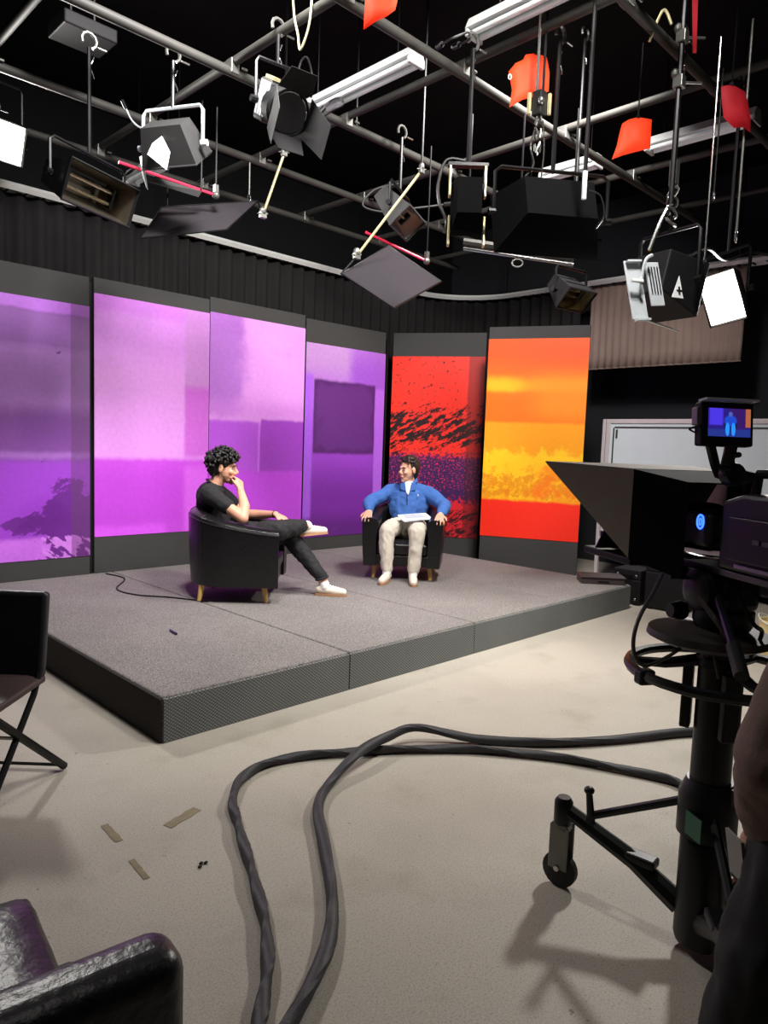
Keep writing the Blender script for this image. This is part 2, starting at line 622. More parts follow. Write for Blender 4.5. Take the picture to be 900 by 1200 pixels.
A3 = art('lilac_print', (186, 78, 218), [
    R_(0, 1, 0.50, 1, (220, 150, 230), 0.012),
    ('noise', 0, 0.32, 0.5, 1, (0.12, 0.06), (176, 108, 206), 0.9, dict(scale=1.6, t=0.36, w=0.12)),
    R_(0, 0.34, 0.9, 1, (166, 98, 190), 0.05, 0.6),
    R_(0, 1, 0.52, 0.60, (206, 126, 222), 0.05, 0.6),
    R_(0.52, 1, 0.26, 0.52, (158, 66, 194), 0.010),
    R_(0, 0.50, 0.26, 0.505, (176, 82, 214), 0.012, 0.8),
    R_(0.495, 0.515, 0.26, 0.505, (206, 120, 230), 0.006, 0.7),
    R_(0, 1, 0.0, 0.26, (190, 70, 220), 0.02, 0.7)])
A4 = art('dark_square_print', (150, 66, 196), [
    R_(0, 1, 0.62, 1, (172, 106, 206), 0.10),
    R_(0, 0.55, 0.85, 1, (196, 150, 206), 0.10, 0.8),
    R_(0.55, 1, 0.70, 0.95, (146, 74, 200), 0.08, 0.7),
    R_(0, 1, 0, 0.34, (118, 44, 156), 0.14),
    R_(0, 1, 0, 0.10, (86, 30, 112), 0.06, 0.8),
    R_(0, 0.09, 0.1, 0.84, (166, 92, 226), 0.02, 0.9),
    R_(0.10, 0.87, 0.44, 0.82, (84, 36, 106), 0.010),
    ('noise', 0.12, 0.85, 0.46, 0.80, 0.05, (104, 50, 132), 0.6, dict(scale=4, t=0.34, w=0.1)),
    R_(0.88, 1, 0.05, 0.8, (178, 102, 226), 0.012, 0.85)])
A5 = art('red_black_splatter_print', (248, 48, 30), [
    R_(0, 1, 0.0, 0.24, (224, 36, 46), 0.02),
    ('noise', 0, 1, 0.20, 0.46, (0.01, 0.08), (58, 22, 84), 1.0, dict(scale=26, t=0.34, w=0.02, detail=8, nr=0.8)),
    ('noise', 0, 1, 0.22, 0.50, (0.01, 0.06), (238, 62, 88), 0.95, dict(scale=46, t=0.575, w=0.02, detail=4, nr=0.7, seed=4)),
    ('noise', 0, 1, 0.42, 0.78, (0.01, 0.16), (34, 14, 18), 1.0, dict(scale=7, t=0.475, w=0.008, detail=9, nr=0.74, rot=0.5, sx=0.8, sz=2.4, seed=1)),
    ('noise', 0, 0.8, 0.60, 1.0, (0.05, 0.1), (40, 14, 16), 1.0, dict(scale=24, t=0.625, w=0.01, detail=3, nr=0.6, rot=0.4, sx=1, sz=1.2, seed=8)),
    ('noise', 0, 1, 0.40, 0.66, (0.01, 0.1), (34, 14, 18), 1.0, dict(scale=22, t=0.60, w=0.01, detail=6, nr=0.7, rot=0.5, sx=0.8, sz=2.2, seed=11)),
    ('noise', 0, 1, 0.0, 0.19, (0.01, 0.05), (44, 14, 20), 1.0, dict(scale=9, t=0.50, w=0.01, detail=10, nr=0.78, rot=0.6, sx=0.7, sz=2.4, seed=6)),
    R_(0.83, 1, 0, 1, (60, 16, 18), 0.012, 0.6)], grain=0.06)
A6 = art('orange_sunset_print', (252, 108, 8), [
    R_(0, 1, 0.86, 1, (252, 84, 12), 0.08),
    R_(0, 1, 0.735, 0.80, (252, 158, 12), (0.05, 0.03), 0.9),
    R_(0.0, 0.35, 0.735, 0.80, (255, 186, 16), (0.12, 0.03), 0.9),
    R_(0, 1, 0.59, 0.735, (250, 112, 6), 0.015, 0.9),
    R_(0.5, 1, 0.6, 0.82, (246, 148, 22), (0.2, 0.06), 0.7),
    R_(0, 1, 0.19, 0.585, (248, 158, 16), 0.010),
    ('noise', 0, 1, 0.20, 0.46, (0.02, 0.08), (252, 206, 26), 0.8, dict(scale=7, t=0.40, w=0.07, detail=8, nr=0.7)),
    ('noise', 0, 1, 0.19, 0.34, (0.02, 0.04), (226, 120, 10), 0.7, dict(scale=14, t=0.46, w=0.05, detail=8, nr=0.75, seed=3)),
    ('noise', 0.5, 1, 0.19, 0.40, (0.15, 0.06), (250, 110, 14), 0.7, dict(scale=3, t=0.42, w=0.08, seed=5)),
    R_(0, 1, 0, 0.188, (250, 44, 20), 0.008)], grain=0.05)
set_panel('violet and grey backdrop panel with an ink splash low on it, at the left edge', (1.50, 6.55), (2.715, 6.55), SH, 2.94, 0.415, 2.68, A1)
set_panel('tall pink and magenta backdrop panel behind the dark haired man in black', (2.757, 6.55), (3.944, 6.55), SH, 2.95, 0.585, 2.81, A2)
set_panel('lilac backdrop panel with a darker square low at its right side', (3.952, 6.55), (5.185, 6.55), SH, 2.98, 0.62, 2.83, A3)
set_panel('purple backdrop panel with a large dark square in its middle', (5.27, 6.63), (6.54, 6.60), SH, 2.97, 0.40, 2.70, A4)
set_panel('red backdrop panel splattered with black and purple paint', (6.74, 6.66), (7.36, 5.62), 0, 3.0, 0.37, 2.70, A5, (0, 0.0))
set_panel('orange and yellow backdrop panel with a red foot', (6.86, 5.20), (7.36, 4.17), 0, 2.96, 0.50, 2.82, A6)
# upright posts in the gaps of the backdrop
for p, z0, lb in (((2.737, 6.60), SH, 'black upright post between the violet and the magenta backdrop panels'),
              ((6.64, 6.68), SH, 'black upright post between the purple and the red backdrop panels')):
    q = thing('backdrop_post', lb, 'post', (p[0], p[1], z0))
    MB().span((-0.012, -0.02, 0.012), (0.012, 0.03, 2.66)).build('upright', BLACK, q)
    MB().span((-0.014, -0.03, 0), (0.014, 0.12, 0.012)).build('base_plate', BLACK, q)

# ---------------------------------------------------------------- curtain track and drapes
TZ = 3.70
def track_path(off=0.0):
    p = []
    for i in range(15):
        p.append(V((-1.2 + i * 0.62 - 0.0, 7.10 + off, 0)))
    cx, cy, rr = 7.48, 6.05, 1.05 + off
    p = [q for q in p if q.x < cx]
    for i in range(13):
        a = PI / 2 * (1 - i / 12)
        p.append(V((cx + rr * math.cos(a), cy + rr * math.sin(a), 0)))
    for i in range(1, 14):
        p.append(V((cx + rr, cy - i * 0.6, 0)))
    return p
TRK = mat('pale_track_aluminium', (236, 238, 234), 0.45, 0.0, var=0.06)
tr = thing('curtain_track', 'pale curved ladder shaped curtain track running round above the backdrop', 'curtain track', (0, 0, TZ))
for off in (-0.09, 0.09):
    MB().tube(track_path(off), 0.034, 4).build('rail', TRK, tr)
pa, pb = track_path(-0.09), track_path(0.09)
rung = MB()
for i in range(len(pa) - 1):
    for k in range(4):
        t = k / 4
        a, b = pa[i].lerp(pa[i + 1], t), pb[i].lerp(pb[i + 1], t)
        rung.cyl(a - V((0, 0, 0.02)), b - V((0, 0, 0.02)), 0.011, 5)
tag(rung.build('rung', PIPE, tr), kind='stuff')
plt = MB()
vs = [q + V((0, 0, 0.03)) for ab in zip(pa, pb) for q in ab]
plt.add(vs, [(2 * i, 2 * i + 1, 2 * i + 3, 2 * i + 2) for i in range(len(pa) - 1)])
plt.build('soffit', TRK, tr, solid=0.006)
for i in (3, 8, 13, 19, 25, 31):
    if i < len(pa):
        MB().cyl((pa[i] + pb[i]) / 2, (pa[i] + pb[i]) / 2 + V((0, 0, ZC - TZ)), 0.008, 6).build('hanger_rod', BLACKM, tr)
def resample(path, step):
    out, acc = [path[0]], 0
    for a, b in zip(path, path[1:]):
        n = max(1, int((b - a).length / step))
        for k in range(1, n + 1):
            out.append(a.lerp(b, k / n))
    return out
def drape(path, z0, z1, label, m, amp=0.045, wl=0.17, seed=0, cat='curtain', name='curtain'):
    pts = resample(path, 0.022)
    mid = pts[len(pts) // 2]
    r = thing(name, label, cat, (mid.x, mid.y, z0))
    vs, fs = [], []
    rows = 7
    s = 0
    for i, p in enumerate(pts):
        t = (pts[min(i + 1, len(pts) - 1)] - pts[max(i - 1, 0)]).normalized()
        n = V((-t.y, t.x, 0))
        if i: s += (p - pts[i - 1]).length
        for j in range(rows):
            h = j / (rows - 1)
            ph = 2 * PI * s / wl + 1.6 * noise.noise(V((s * 1.7, seed, h * 0.6)))
            o = math.sin(ph) * amp * (1.0 - 0.35 * h) + 0.03 * noise.noise(V((s * 2.5, seed + 9, h)))
            q = p + n * o - V((mid.x, mid.y, 0))
            vs.append((q.x, q.y, h * (z1 - z0)))
    for i in range(len(pts) - 1):
        for j in range(rows - 1):
            a = i * rows + j
            fs.append((a, a + 1, a + rows + 1, a + rows))
    MB().add(vs, fs).build('cloth', m, r, smooth=True, solid=0.006)
    hem = [V(vs[i * rows]) + V((0, 0, 0.0)) for i in range(0, len(pts))]
    MB().tube(hem, 0.009, 5).build('hem', m, r)
    return r
DRAPE = mat('black_wool_drape', (36, 35, 35), 0.9, spec=0.1, var=0.2, scale=5, bump=0.15)
BROWN = mat('taupe_drape', (150, 130, 120), 0.9, var=0.15, scale=5, bump=0.15)
tp = track_path(0)
corner = next(i for i, q in enumerate(tp) if q.x > 7.3)
drape(tp[:9] + [V((4.0, 7.1, 0))], 0.02, TZ - 0.03, 'black pleated curtain behind the violet backdrop panels', DRAPE, seed=1)
drape([V((4.03, 7.1, 0))] + [q for q in tp[:corner] if q.x > 4.1] + tp[corner:corner + 14] + [V((8.53, 5.0, 0))], 0.02, TZ - 0.03, 'black pleated curtain bending round the corner behind the red panel', DRAPE, seed=2)
drape([V((8.53, 4.85, 0)), V((8.53, 2.95, 0))], 2.62, TZ - 0.03, 'short taupe drape high on the right wall above the whiteboard', BROWN, amp=0.012, wl=0.10, seed=3)

# ================================================================ lighting grid
GZ = 4.10
grid = thing('lighting_grid', 'square grid of dull steel pipes hung below the black ceiling', 'lighting grid', (0, 0, GZ))
GX = (0.45, 1.68, 2.90, 3.98, 5.30, 6.50, 7.70)
GY = (-0.25, 0.95, 2.15, 3.35, 4.55, 5.75, 6.75)
for y in GY:
    MB().cyl((-0.6, y, 0), (8.1, y, 0), 0.033, 10).build('pipe', PIPE, grid, smooth='auto')
for x in GX:
    MB().cyl((x, -1.0, 0.068), (x, 6.95, 0.068), 0.030, 10).build('pipe', PIPE, grid, smooth='auto')
for x in GX[1:6]:
    for y in GY[2:]:
        MB().box((x, y, 0.034), (0.07, 0.07, 0.10)).cyl((x + 0.04, y - 0.045, 0.03), (x + 0.09, y - 0.045, 0.03), 0.012, 6).build('clamp', GREYM, grid, bevel=0.006)
for x in (1.68, 3.98, 6.50):
    for y in (2.15, 4.55):
        MB().cyl((x + 0.1, y, 0.03), (x + 0.1, y, ZC - GZ), 0.009, 6).build('hanger_rod', BLACKM, grid)
# ---------------------------------------------------------------- fluorescent battens
TUBEM = mat('glowing_unlit_tube', (236, 240, 238), 0.3, var=0.03, emit=(235, 242, 245), estr=0.08)  # switched-off tubes given a faint glow in place of bounced light
def batten(label, x, ya, yb, z=4.27):
    L_ = yb - ya
    r = thing('fluorescent_batten', label, 'ceiling light', (x, (ya + yb) / 2, z), 0, 'fluorescent battens in the grid')
    MB().add([(s * wx, e * L_ / 2, zz) for e in (-1, 1) for s, wx, zz in ((-1, 0.085, -0.0), (-1, 0.05, 0.075), (1, 0.05, 0.075), (1, 0.085, 0.0))],
             [(0, 1, 2, 3), (7, 6, 5, 4), (0, 4, 5, 1), (1, 5, 6, 2), (2, 6, 7, 3), (3, 7, 4, 0)]).build('housing', WHITE, r, bevel=0.004)
    for s in (-1, 1):
        MB().cyl((s * 0.042, -L_ / 2 + 0.04, -0.022), (s * 0.042, L_ / 2 - 0.04, -0.022), 0.019, 10).build('tube', TUBEM, r, smooth='auto')
    for e in (-1, 1):
        MB().box((0, e * (L_ / 2 - 0.012), -0.022), (0.16, 0.028, 0.05)).build('end_cap', WHITE, r, bevel=0.006)
        MB().cyl((0, e * L_ * 0.35, 0.07), (0, e * L_ * 0.35, ZC - z), 0.005, 5).build('suspension_rod', BLACKM, r)
    return r
batten('white fluorescent batten in the middle of the ceiling beside the black fresnel lamp', 3.86, 3.68, 4.98)
batten('white fluorescent batten at the top edge of the picture above the orange cloth', 3.88, 1.75, 3.20)
batten('long white fluorescent batten behind the red cloths at upper right', 6.32, 2.20, 3.12)
batten('short far white fluorescent batten above the big black softbox', 6.32, 3.60, 4.22)
batten('white fluorescent batten behind the pale sided lamp at left', 3.32, 5.9, 7.0, 4.05)

# ---------------------------------------------------------------- studio lamps
TUNG = mat('lit_diffuser', (255, 250, 240), 0.5, emit=(255, 247, 232), estr=14.0)
WARM = mat('warm_reflector', (214, 200, 170), 0.22, 0.9, var=0.2)
SILV = mat('silver_reflector', (200, 202, 204), 0.3, 0.9, var=0.1)
YEL = mat('brassy_edge', (214, 206, 160), 0.35, 0.6, var=0.2)
PALE = mat('pale_grey_enamel', (188, 194, 198), 0.45, 0.1, var=0.12)
def hanger(r, top, base, m=None, rad=0.014, clamp=True):
    """pole from the yoke up to the pipe, with a hook clamp; points in the thing's own frame"""
    m = m or BLACKM
    MB().cyl(base, top, rad, 8).build('drop_pole', m, r, smooth='auto')
    if clamp:
        t = V(top)
        MB().tube([t + V((0.05 * math.cos(a), 0, 0.045 + 0.05 * math.sin(a))) for a in [PI * (k / 8 * 1.5 - 0.35) for k in range(9)]], 0.011, 6).build('hook_clamp', GREYM, r)
        MB().cyl(t + V((0.05, -0.02, 0.01)), t + V((0.11, -0.02, 0.01)), 0.007, 6).build('clamp_bolt', STEEL, r)
        MB().tube([t + V((0.012 * math.cos(a) + 0.02, 0.012 * math.sin(a), -0.05 - 0.02 * k)) for k, a in enumerate([j * 0.8 for j in range(8)])], 0.004, 5).build('safety_chain', STEEL, r)
def yoke(r, M, w, up, m=None, flat=True, back=0.0):
    m = m or BLACKM
    a, b = M @ V((-w / 2, 0, 0)), M @ V((w / 2, 0, 0))
    ta, tb = a + V((0, 0, up)), b + V((0, 0, up))
    MB().tube([a + V((0, 0, -0.02)), ta - V((0, 0, 0.03)), ta.lerp(tb, 0.05), tb.lerp(ta, 0.05), tb - V((0, 0, 0.03)), b + V((0, 0, -0.02))], 0.012, 6).build('yoke', m, r, smooth='auto')
    for p, s in ((a, -1), (b, 1)):
        d = (M.to_3x3() @ V((s, 0, 0)))
        MB().cyl(p - d * 0.01, p + d * 0.035, 0.022, 8).build('tilt_knob', m, r, smooth='auto')
    return (ta + tb) / 2
def shell(M, w, h, dp, bw, bh, th=0.006):
    """open trapezoid box: front rim w*h at y=0, back bw*bh at y=-dp"""
    f = [(-w / 2, 0, -h / 2), (w / 2, 0, -h / 2), (w / 2, 0, h / 2), (-w / 2, 0, h / 2)]
    b = [(-bw / 2, -dp, -bh / 2), (bw / 2, -dp, -bh / 2), (bw / 2, -dp, bh / 2), (-bw / 2, -dp, bh / 2)]
    return MB(M).add(f + b, [(0, 1, 5, 4), (1, 2, 6, 5), (2, 3, 7, 6), (3, 0, 4, 7), (4, 5, 6, 7)])
def door(M, hinge_a, hinge_b, out, lng, taper=0.1):
    """one barn door leaf from its hinge edge"""
    a, b, o = V(hinge_a), V(hinge_b), V(out).normalized() * lng
    t = (b - a) * taper
    return MB(M).slab([a, b, b + o - t, a + o + t], 0.004)
def softlight(label, pos, d, w, h, dp, lit=False, tubes=2, doors=(), body=None, top=None, up=0.3, refl=None, name='soft_light', yk=None, roll=0.0):
    r = thing(name, label, 'studio light', pos, 0, 'lamps hung from the grid')
    M = look(d) @ RY(roll)
    shell(M, w, h, dp, w * 0.72, h * 0.55).build('housing', body or BLACK, r, solid=0.008)
    shell(T(0, 0, 0) @ M @ T(0, -0.012, 0), w * 0.96, h * 0.95, dp * 0.8, w * 0.68, h * 0.5).build('reflector', refl or SILV, r, solid=0.003)
    MB(M).tube([(-w / 2, 0, -h / 2), (w / 2, 0, -h / 2), (w / 2, 0, h / 2), (-w / 2, 0, h / 2)], 0.009, 4, closed=True).build('rim', body or BLACK, r)
    for k in range(3):
        MB(M).box((0, -dp * 0.45, h * 0.40 + 0.012 * 0), (w * (0.7 - 0.1 * k), 0.012, 0.02), T(0, -0.05 * k, -0.03 * k)).build('cooling_fin', body or BLACK, r)
    if lit:
        MB(M).box((0, -0.03, 0), (w * 0.94, 0.006, h * 0.93)).build('diffuser', TUNG, r)
    else:
        for k in range(tubes):
            zz = (k - (tubes - 1) / 2) * h * 0.3
            MB(M).cyl((-w * 0.32, -dp * 0.42, zz), (w * 0.32, -dp * 0.42, zz), 0.013, 8).build('lamp_tube', WARM, r, smooth='auto')
        for s in (-1, 1):
            MB(M).box((s * w * 0.33, -dp * 0.42, 0), (0.02, 0.04, h * 0.5)).build('lamp_holder', BLACKM, r)
    for k in doors:
        hw, hh = w / 2, h / 2
        spec = {'l': ((-hw, 0, -hh), (-hw, 0, hh), (-0.5, 1, 0)), 'r': ((hw, 0, -hh), (hw, 0, hh), (0.5, 1, 0)),
                't': ((-hw, 0, hh), (hw, 0, hh), (0, 1, 0.5)), 'b': ((-hw, 0, -hh), (hw, 0, -hh), (0, 1, -0.5))}[k]
        door(M, spec[0], spec[1], spec[2], h * 0.75).build('barn_door', body or BLACK, r)
    top_y = yoke(r, M @ T(0, -dp * 0.4, 0), w + 0.05, h / 2 + up, yk)
    if top is not None:
        hanger(r, V((top_y.x, top_y.y, top - pos[2])), top_y)
    return r

PA = at_d(-2, 163, 5.7)
ADIR = V((0.12, -0.90, -0.30))
softlight('glaring lit square soft light cut off at the left edge', PA, ADIR, 0.42, 0.31, 0.24, lit=True, top=GZ)
area_light('left_lamp_light', PA + ADIR * 0.06, PA + ADIR, 0.36, 45, (1, 0.97, 0.92), spread=1.7)
PB = at_d(120, 228, 4.8)
softlight('wide black twin tube floodlight on a telescopic pole at upper left', PB, (0.35, -0.80, -0.34), 0.62, 0.26, 0.30, tubes=2, top=GZ, up=0.10, refl=mat('sooty_reflector', (120, 112, 98), 0.3, 0.9, var=0.3))
PC = at_d(208, 188, 5.0)
softlight('boxy soft light with a pale side plate under a ceiling pipe', PC, (0.55, 0.30, -0.75), 0.42, 0.26, 0.24, tubes=1, body=DARK, top=GZ, up=0.12, yk=PALE)
cl_ = [o for o in COL.objects if o.get('label', '').startswith('boxy soft light')][0]
MB().slab([at_d(186, 152, 4.86) - PC, at_d(199, 178, 4.72) - PC, at_d(195, 199, 4.72) - PC, at_d(173, 181, 4.86) - PC], 0.008).build('side_plate', WHITE, cl_, bevel=0.002)
PH = at_d(478, 262, 6.0)
softlight('dark grey soft light behind the diamond shaped flag', PH, (0.3, -0.6, -0.75), 0.48, 0.22, 0.30, tubes=1, body=DARK, top=GZ, up=0.08)
PK = at_d(676, 352, 6.0)
softlight('small black lamp with a curved glowing rim above the orange panel', PK, (-0.1, -0.62, -0.62), 0.34, 0.20, 0.26, tubes=2, top=ZC - 0.08, up=0.10, refl=WARM)
PM = at_d(846, 350, 5.0)
MDIR = V((-0.80, -0.10, -0.40))
softlight('blazing lit lamp facing the photographer above the whiteboard', PM, MDIR, 0.25, 0.36, 0.24, lit=True, top=GZ, up=0.12, roll=0.22)
area_light('right_lamp_light', PM + MDIR * 0.06, PM + MDIR, 0.24, 72, (1, 0.97, 0.93))

# large black softbox seen from below
PI_ = at_d(637, 268, 4.7)
ib = thing('softbox', 'big black softbox hanging dark in the middle right of the rig', 'studio light', PI_, 0, 'lamps hung from the grid')
MI = look((0.55, 0.75, -0.35))
SOOT = mat('matt_black_cloth', (9, 9, 10), 0.95, var=0.2, spec=0.05)
shell(MI, 0.70, 0.42, 0.30, 0.45, 0.26).build('housing', SOOT, ib, solid=0.01)
MB(MI).tube([(x * 0.33, 0.01, 0.02 - 0.16 * (1 - x * x)) for x in [k / 6 - 1 for k in range(13)]], 0.02, 6).build('curved_reflector_rim', DARK, ib)
MB(MI).slab([(-0.32, 0.005, -0.19), (0.32, 0.005, -0.19), (0.30, 0.02, -0.05), (-0.30, 0.02, -0.05)], 0.004).build('diffuser_flap', DARK, ib)
tY = yoke(ib, MI @ T(0, -0.12, 0), 0.76, 0.28)
hanger(ib, V((tY.x, tY.y, GZ - PI_.z)), tY, clamp=True)
# twin rod and winch that carry it
w0 = at_d(632, 122, 4.5)
wn = thing('pole_winch', 'black winch block on twin steel rods beside the orange cloth', 'rigging', w0, 0)
for s in (-1, 1):
    MB().cyl((s * 0.014, -s * 0.014, 0.05), (s * 0.014, -s * 0.014, ZC - w0.z), 0.009, 8).build('rod', STEEL if s < 0 else BLACKM, wn, smooth='auto')
MB().box((0, 0, 0), (0.07, 0.07, 0.15)).build('block', BLACK, wn, bevel=0.008)
for s in (-1, 1):
    MB().box((s * 0.045, -s * 0.045, 0), (0.02, 0.02, 0.13)).build('side_plate', YEL, wn, bevel=0.003)
MB().ell((-0.035, -0.035, 0.0), (0.018, 0.018, 0.024)).build('knob', STEEL, wn, smooth=True)
for k in range(3):
    MB().tube([(0.02 * math.cos(t + k * 2), 0.02 * math.sin(t + k * 2), -0.09 - 0.09 * k + 0.035 * math.sin(2 * t)) for t in [j * 2 * PI / 10 for j in range(10)]], 0.007, 5, closed=True).build('shackle', GREYM, wn)
MB().tube(spline([(0.0, 0, -0.1), (-0.03, 0.03, -0.25), (0.0, 0.02, -0.36), (-0.05, 0.05, -0.45)]), 0.006, 5).build('wire_sling', STEEL, wn)
MB().tube(spline([(0.02, -0.02, -0.1), (0.035, -0.03, -0.28), (0.03, -0.02, -0.46)]), 0.005, 5).build('wire_sling', STEEL, wn)

# open frame lamp with a looped cable
PJ = at_d(546, 246, 4.7)
oj = thing('scoop_lamp', 'black open framed lamp seen edge on with a looping cable', 'studio light', PJ, 0, 'lamps hung from the grid')
MJ = look((0.7, 0.7, -0.1))
shell(MJ, 0.20, 0.34, 0.22, 0.15, 0.22).build('housing', SOOT, oj, solid=0.01)
for s in (-1, 1):
    for z0, z1 in ((0.06, 0.26), (-0.26, -0.07)):
        MB(MJ).box((s * 0.115, -0.05, (z0 + z1) / 2), (0.014, 0.05, z1 - z0)).build('frame_bar', YEL, oj, bevel=0.003)
MB(MJ).box((0, -0.05, 0.27), (0.26, 0.05, 0.02)).build('frame_bar', BLACKM, oj)
MB(MJ).tube(spline([(-0.02, -0.05, 0.30), (-0.14, -0.05, 0.30), (-0.19, -0.05, 0.16), (-0.18, -0.05, 0.02), (-0.13, -0.05, -0.10), (-0.14, -0.05, -0.18)]), 0.011, 6).build('cable', BLACKM, oj, smooth='auto')
hanger(oj, V((0, 0, GZ - PJ.z)), MJ @ V((0, -0.05, 0.28)))

# fresnel with barn doors
PD = at_d(338, 132, 4.5)
fr = thing('fresnel_lamp', 'black fresnel spotlight with open barn doors hanging from a pipe', 'studio light', PD, 0, 'lamps hung from the grid')
MD = look((-0.10, -0.72, -0.42))
MB(MD).lathe([(0.125, 0), (0.130, 0.02), (0.130, 0.10), (0.115, 0.11), (0.115, 0.17)], 24, T(0, -0.15, 0) @ RX(-PI / 2)).build('front_barrel', BLACK, fr, smooth='auto')
MB(MD).box((0, -0.22, 0.01), (0.20, 0.16, 0.25)).build('rear_housing', DARK, fr, bevel=0.02)
for k in range(4):
    MB(MD).box((0.104, -0.25 + 0.02 * k * 2, 0.02), (0.008, 0.02, 0.20)).build('vent_slat', PALE, fr)
MB(MD).box((0.06, -0.20, 0.145), (0.05, 0.12, 0.02)).build('top_vent', YEL, fr)
MB(MD).lathe([(0.001, 0.035), (0.05, 0.03), (0.09, 0.018), (0.112, 0.0), (0.112, -0.01)], 24, T(0, -0.02, 0) @ RX(-PI / 2)).build('lens', mat('smoky_lens_glass', (92, 84, 66), 0.12, 0.2, var=0.4, scale=14), fr, smooth='auto')
MB(MD).tube([(0.13 * math.cos(t), 0.015, 0.13 * math.sin(t)) for t in [k * 2 * PI / 24 for k in range(24)]], 0.010, 6, closed=True).build('lens_ring', BLACKM, fr)
for s in (-1, 1):
    door(MD, (s * 0.125, 0.02, -0.12), (s * 0.125, 0.02, 0.12), (s * 0.25, 1, -0.35), 0.24, 0.08).build('barn_door', DARK, fr)
door(MD, (-0.12, 0.02, -0.125), (0.12, 0.02, -0.125), (0, 1, -0.5), 0.16, 0.12).build('barn_door', BLACK, fr)
door(MD, (-0.12, 0.02, 0.125), (0.12, 0.02, 0.125), (0, 0.5, 1), 0.14, 0.12).build('barn_door', BLACK, fr)
tD = yoke(fr, MD @ T(0, -0.18, 0), 0.30, 0.26)
hanger(fr, V((tD.x, tD.y, GZ + 0.03 - PD.z)), tD, rad=0.012)
MB().tube(spline([(0.06, 0.02, 0.20), (0.09, 0.0, 0.34), (0.12, -0.03, 0.36), (0.14, -0.05, 0.24), (0.10, -0.02, 0.14)]), 0.007, 6).build('cable', BLACKM, fr, smooth='auto')

# slotted barn door lamp with a warning triangle
PL = at_d(797, 345, 4.65)
sl = thing('slotted_lamp', 'black lamp with pale slotted side plates and a white warning triangle', 'studio light', PL, 0, 'lamps hung from the grid')
ML = look((0.80, -0.18, -0.22))
MB(ML).add([(-0.17, 0, -0.18), (0.17, 0, -0.18), (0.17, 0, 0.18), (-0.17, 0, 0.18), (-0.13, -0.34, -0.13), (0.13, -0.34, -0.13), (0.13, -0.34, 0.13), (-0.13, -0.34, 0.13)],
           [(0, 1, 5, 4), (1, 2, 6, 5), (2, 3, 7, 6), (3, 0, 4, 7), (4, 5, 6, 7), (3, 2, 1, 0)]).build('housing', BLACK, sl, bevel=0.008)
# world-space placed plates on the side that faces the photographer
def plate(r, c, wx, hz, rot, m, th=0.01, name='side_plate'):
    return MB(T(c) @ rot).box((0, 0, 0), (wx, th, hz)).build(name, m, r, bevel=0.003)
RL = look(CF * -1 + CR * 0.35 + V((0, 0, 0.1)))
q1 = at_d(745, 340, 4.30) - PL
p1 = plate(sl, q1, 0.115, 0.36, RL @ RY(0.12), PALE)
for z in (0.17, -0.19):
    MB(T(q1) @ RL @ RY(0.12)).box((0.0, 0.02, z), (0.10, 0.03, 0.012)).build('plate_lip', PALE, p1)
q2 = at_d(767, 333, 4.32) - PL
p2 = plate(sl, q2, 0.10, 0.27, RL @ RY(0.12), PALE)
for i in range(4):
    MB(T(q2) @ RL @ RY(0.12)).box((0.032 - 0.021 * i, 0.008, 0.02), (0.006, 0.004, 0.17)).build('slot', BLACK, p2)
MB(T(at_d(752, 332, 4.26) - PL)).tube(spline([(0.02, 0, -0.06), (-0.005, 0, -0.02), (0.0, 0, 0.06), (0.012, -0.012, 0.14), (0.05, -0.03, 0.17)]), 0.010, 6).build('lever_handle', PALE, sl, smooth='auto')
MB(T(at_d(747, 329, 4.24) - PL) @ RL).box((0, 0, 0), (0.08, 0.02, 0.02)).build('lever_grip', WHITE, sl, bevel=0.004)
tq = at_d(795, 337, 4.32) - PL
tri = MB(T(tq) @ RL).slab([(0.0 - 0.012, 0, 0.075), (-0.03, 0, -0.065), (0.055, 0, -0.065)], 0.004).build('warning_triangle', WHITE, sl)
MB(T(tq) @ RL @ T(-0.002, 0.004, -0.02)).box((0.0, 0, 0.0), (0.012, 0.003, 0.05)).box((0, 0, 0), (0.04, 0.003, 0.01)).build('warning_mark', BLACK, tri)
MB().cyl(at_d(748, 372, 4.3) - PL, at_d(795, 388, 4.35) - PL, 0.006, 6).build('lower_edge', STEEL, sl)
tL = yoke(sl, ML @ T(0, -0.15, 0), 0.44, 0.33)
hanger(sl, V((tL.x, tL.y, GZ - PL.z)), tL, rad=0.013)
for k in range(4):
    MB().tube([tL + V((0.03 * math.cos(t + k), 0.03 * math.sin(t + k), 0.06 + 0.06 * k + 0.03 * math.sin(t))) for t in [j * 2 * PI / 9 for j in range(9)]], 0.009, 5, closed=True).build('shackle', GREYM, sl)
MB().tube(spline([tL + V((0, 0, 0.2)), tL + V((-0.05, 0.05, 0.05)), tL + V((-0.09, 0.09, -0.12))]), 0.012, 6).build('strap', STEEL, sl)
MB().box(tL + V((0, 0, 0.36)), (0.05, 0.05, 0.16)).build('lock_collar', DARK, sl, bevel=0.006)

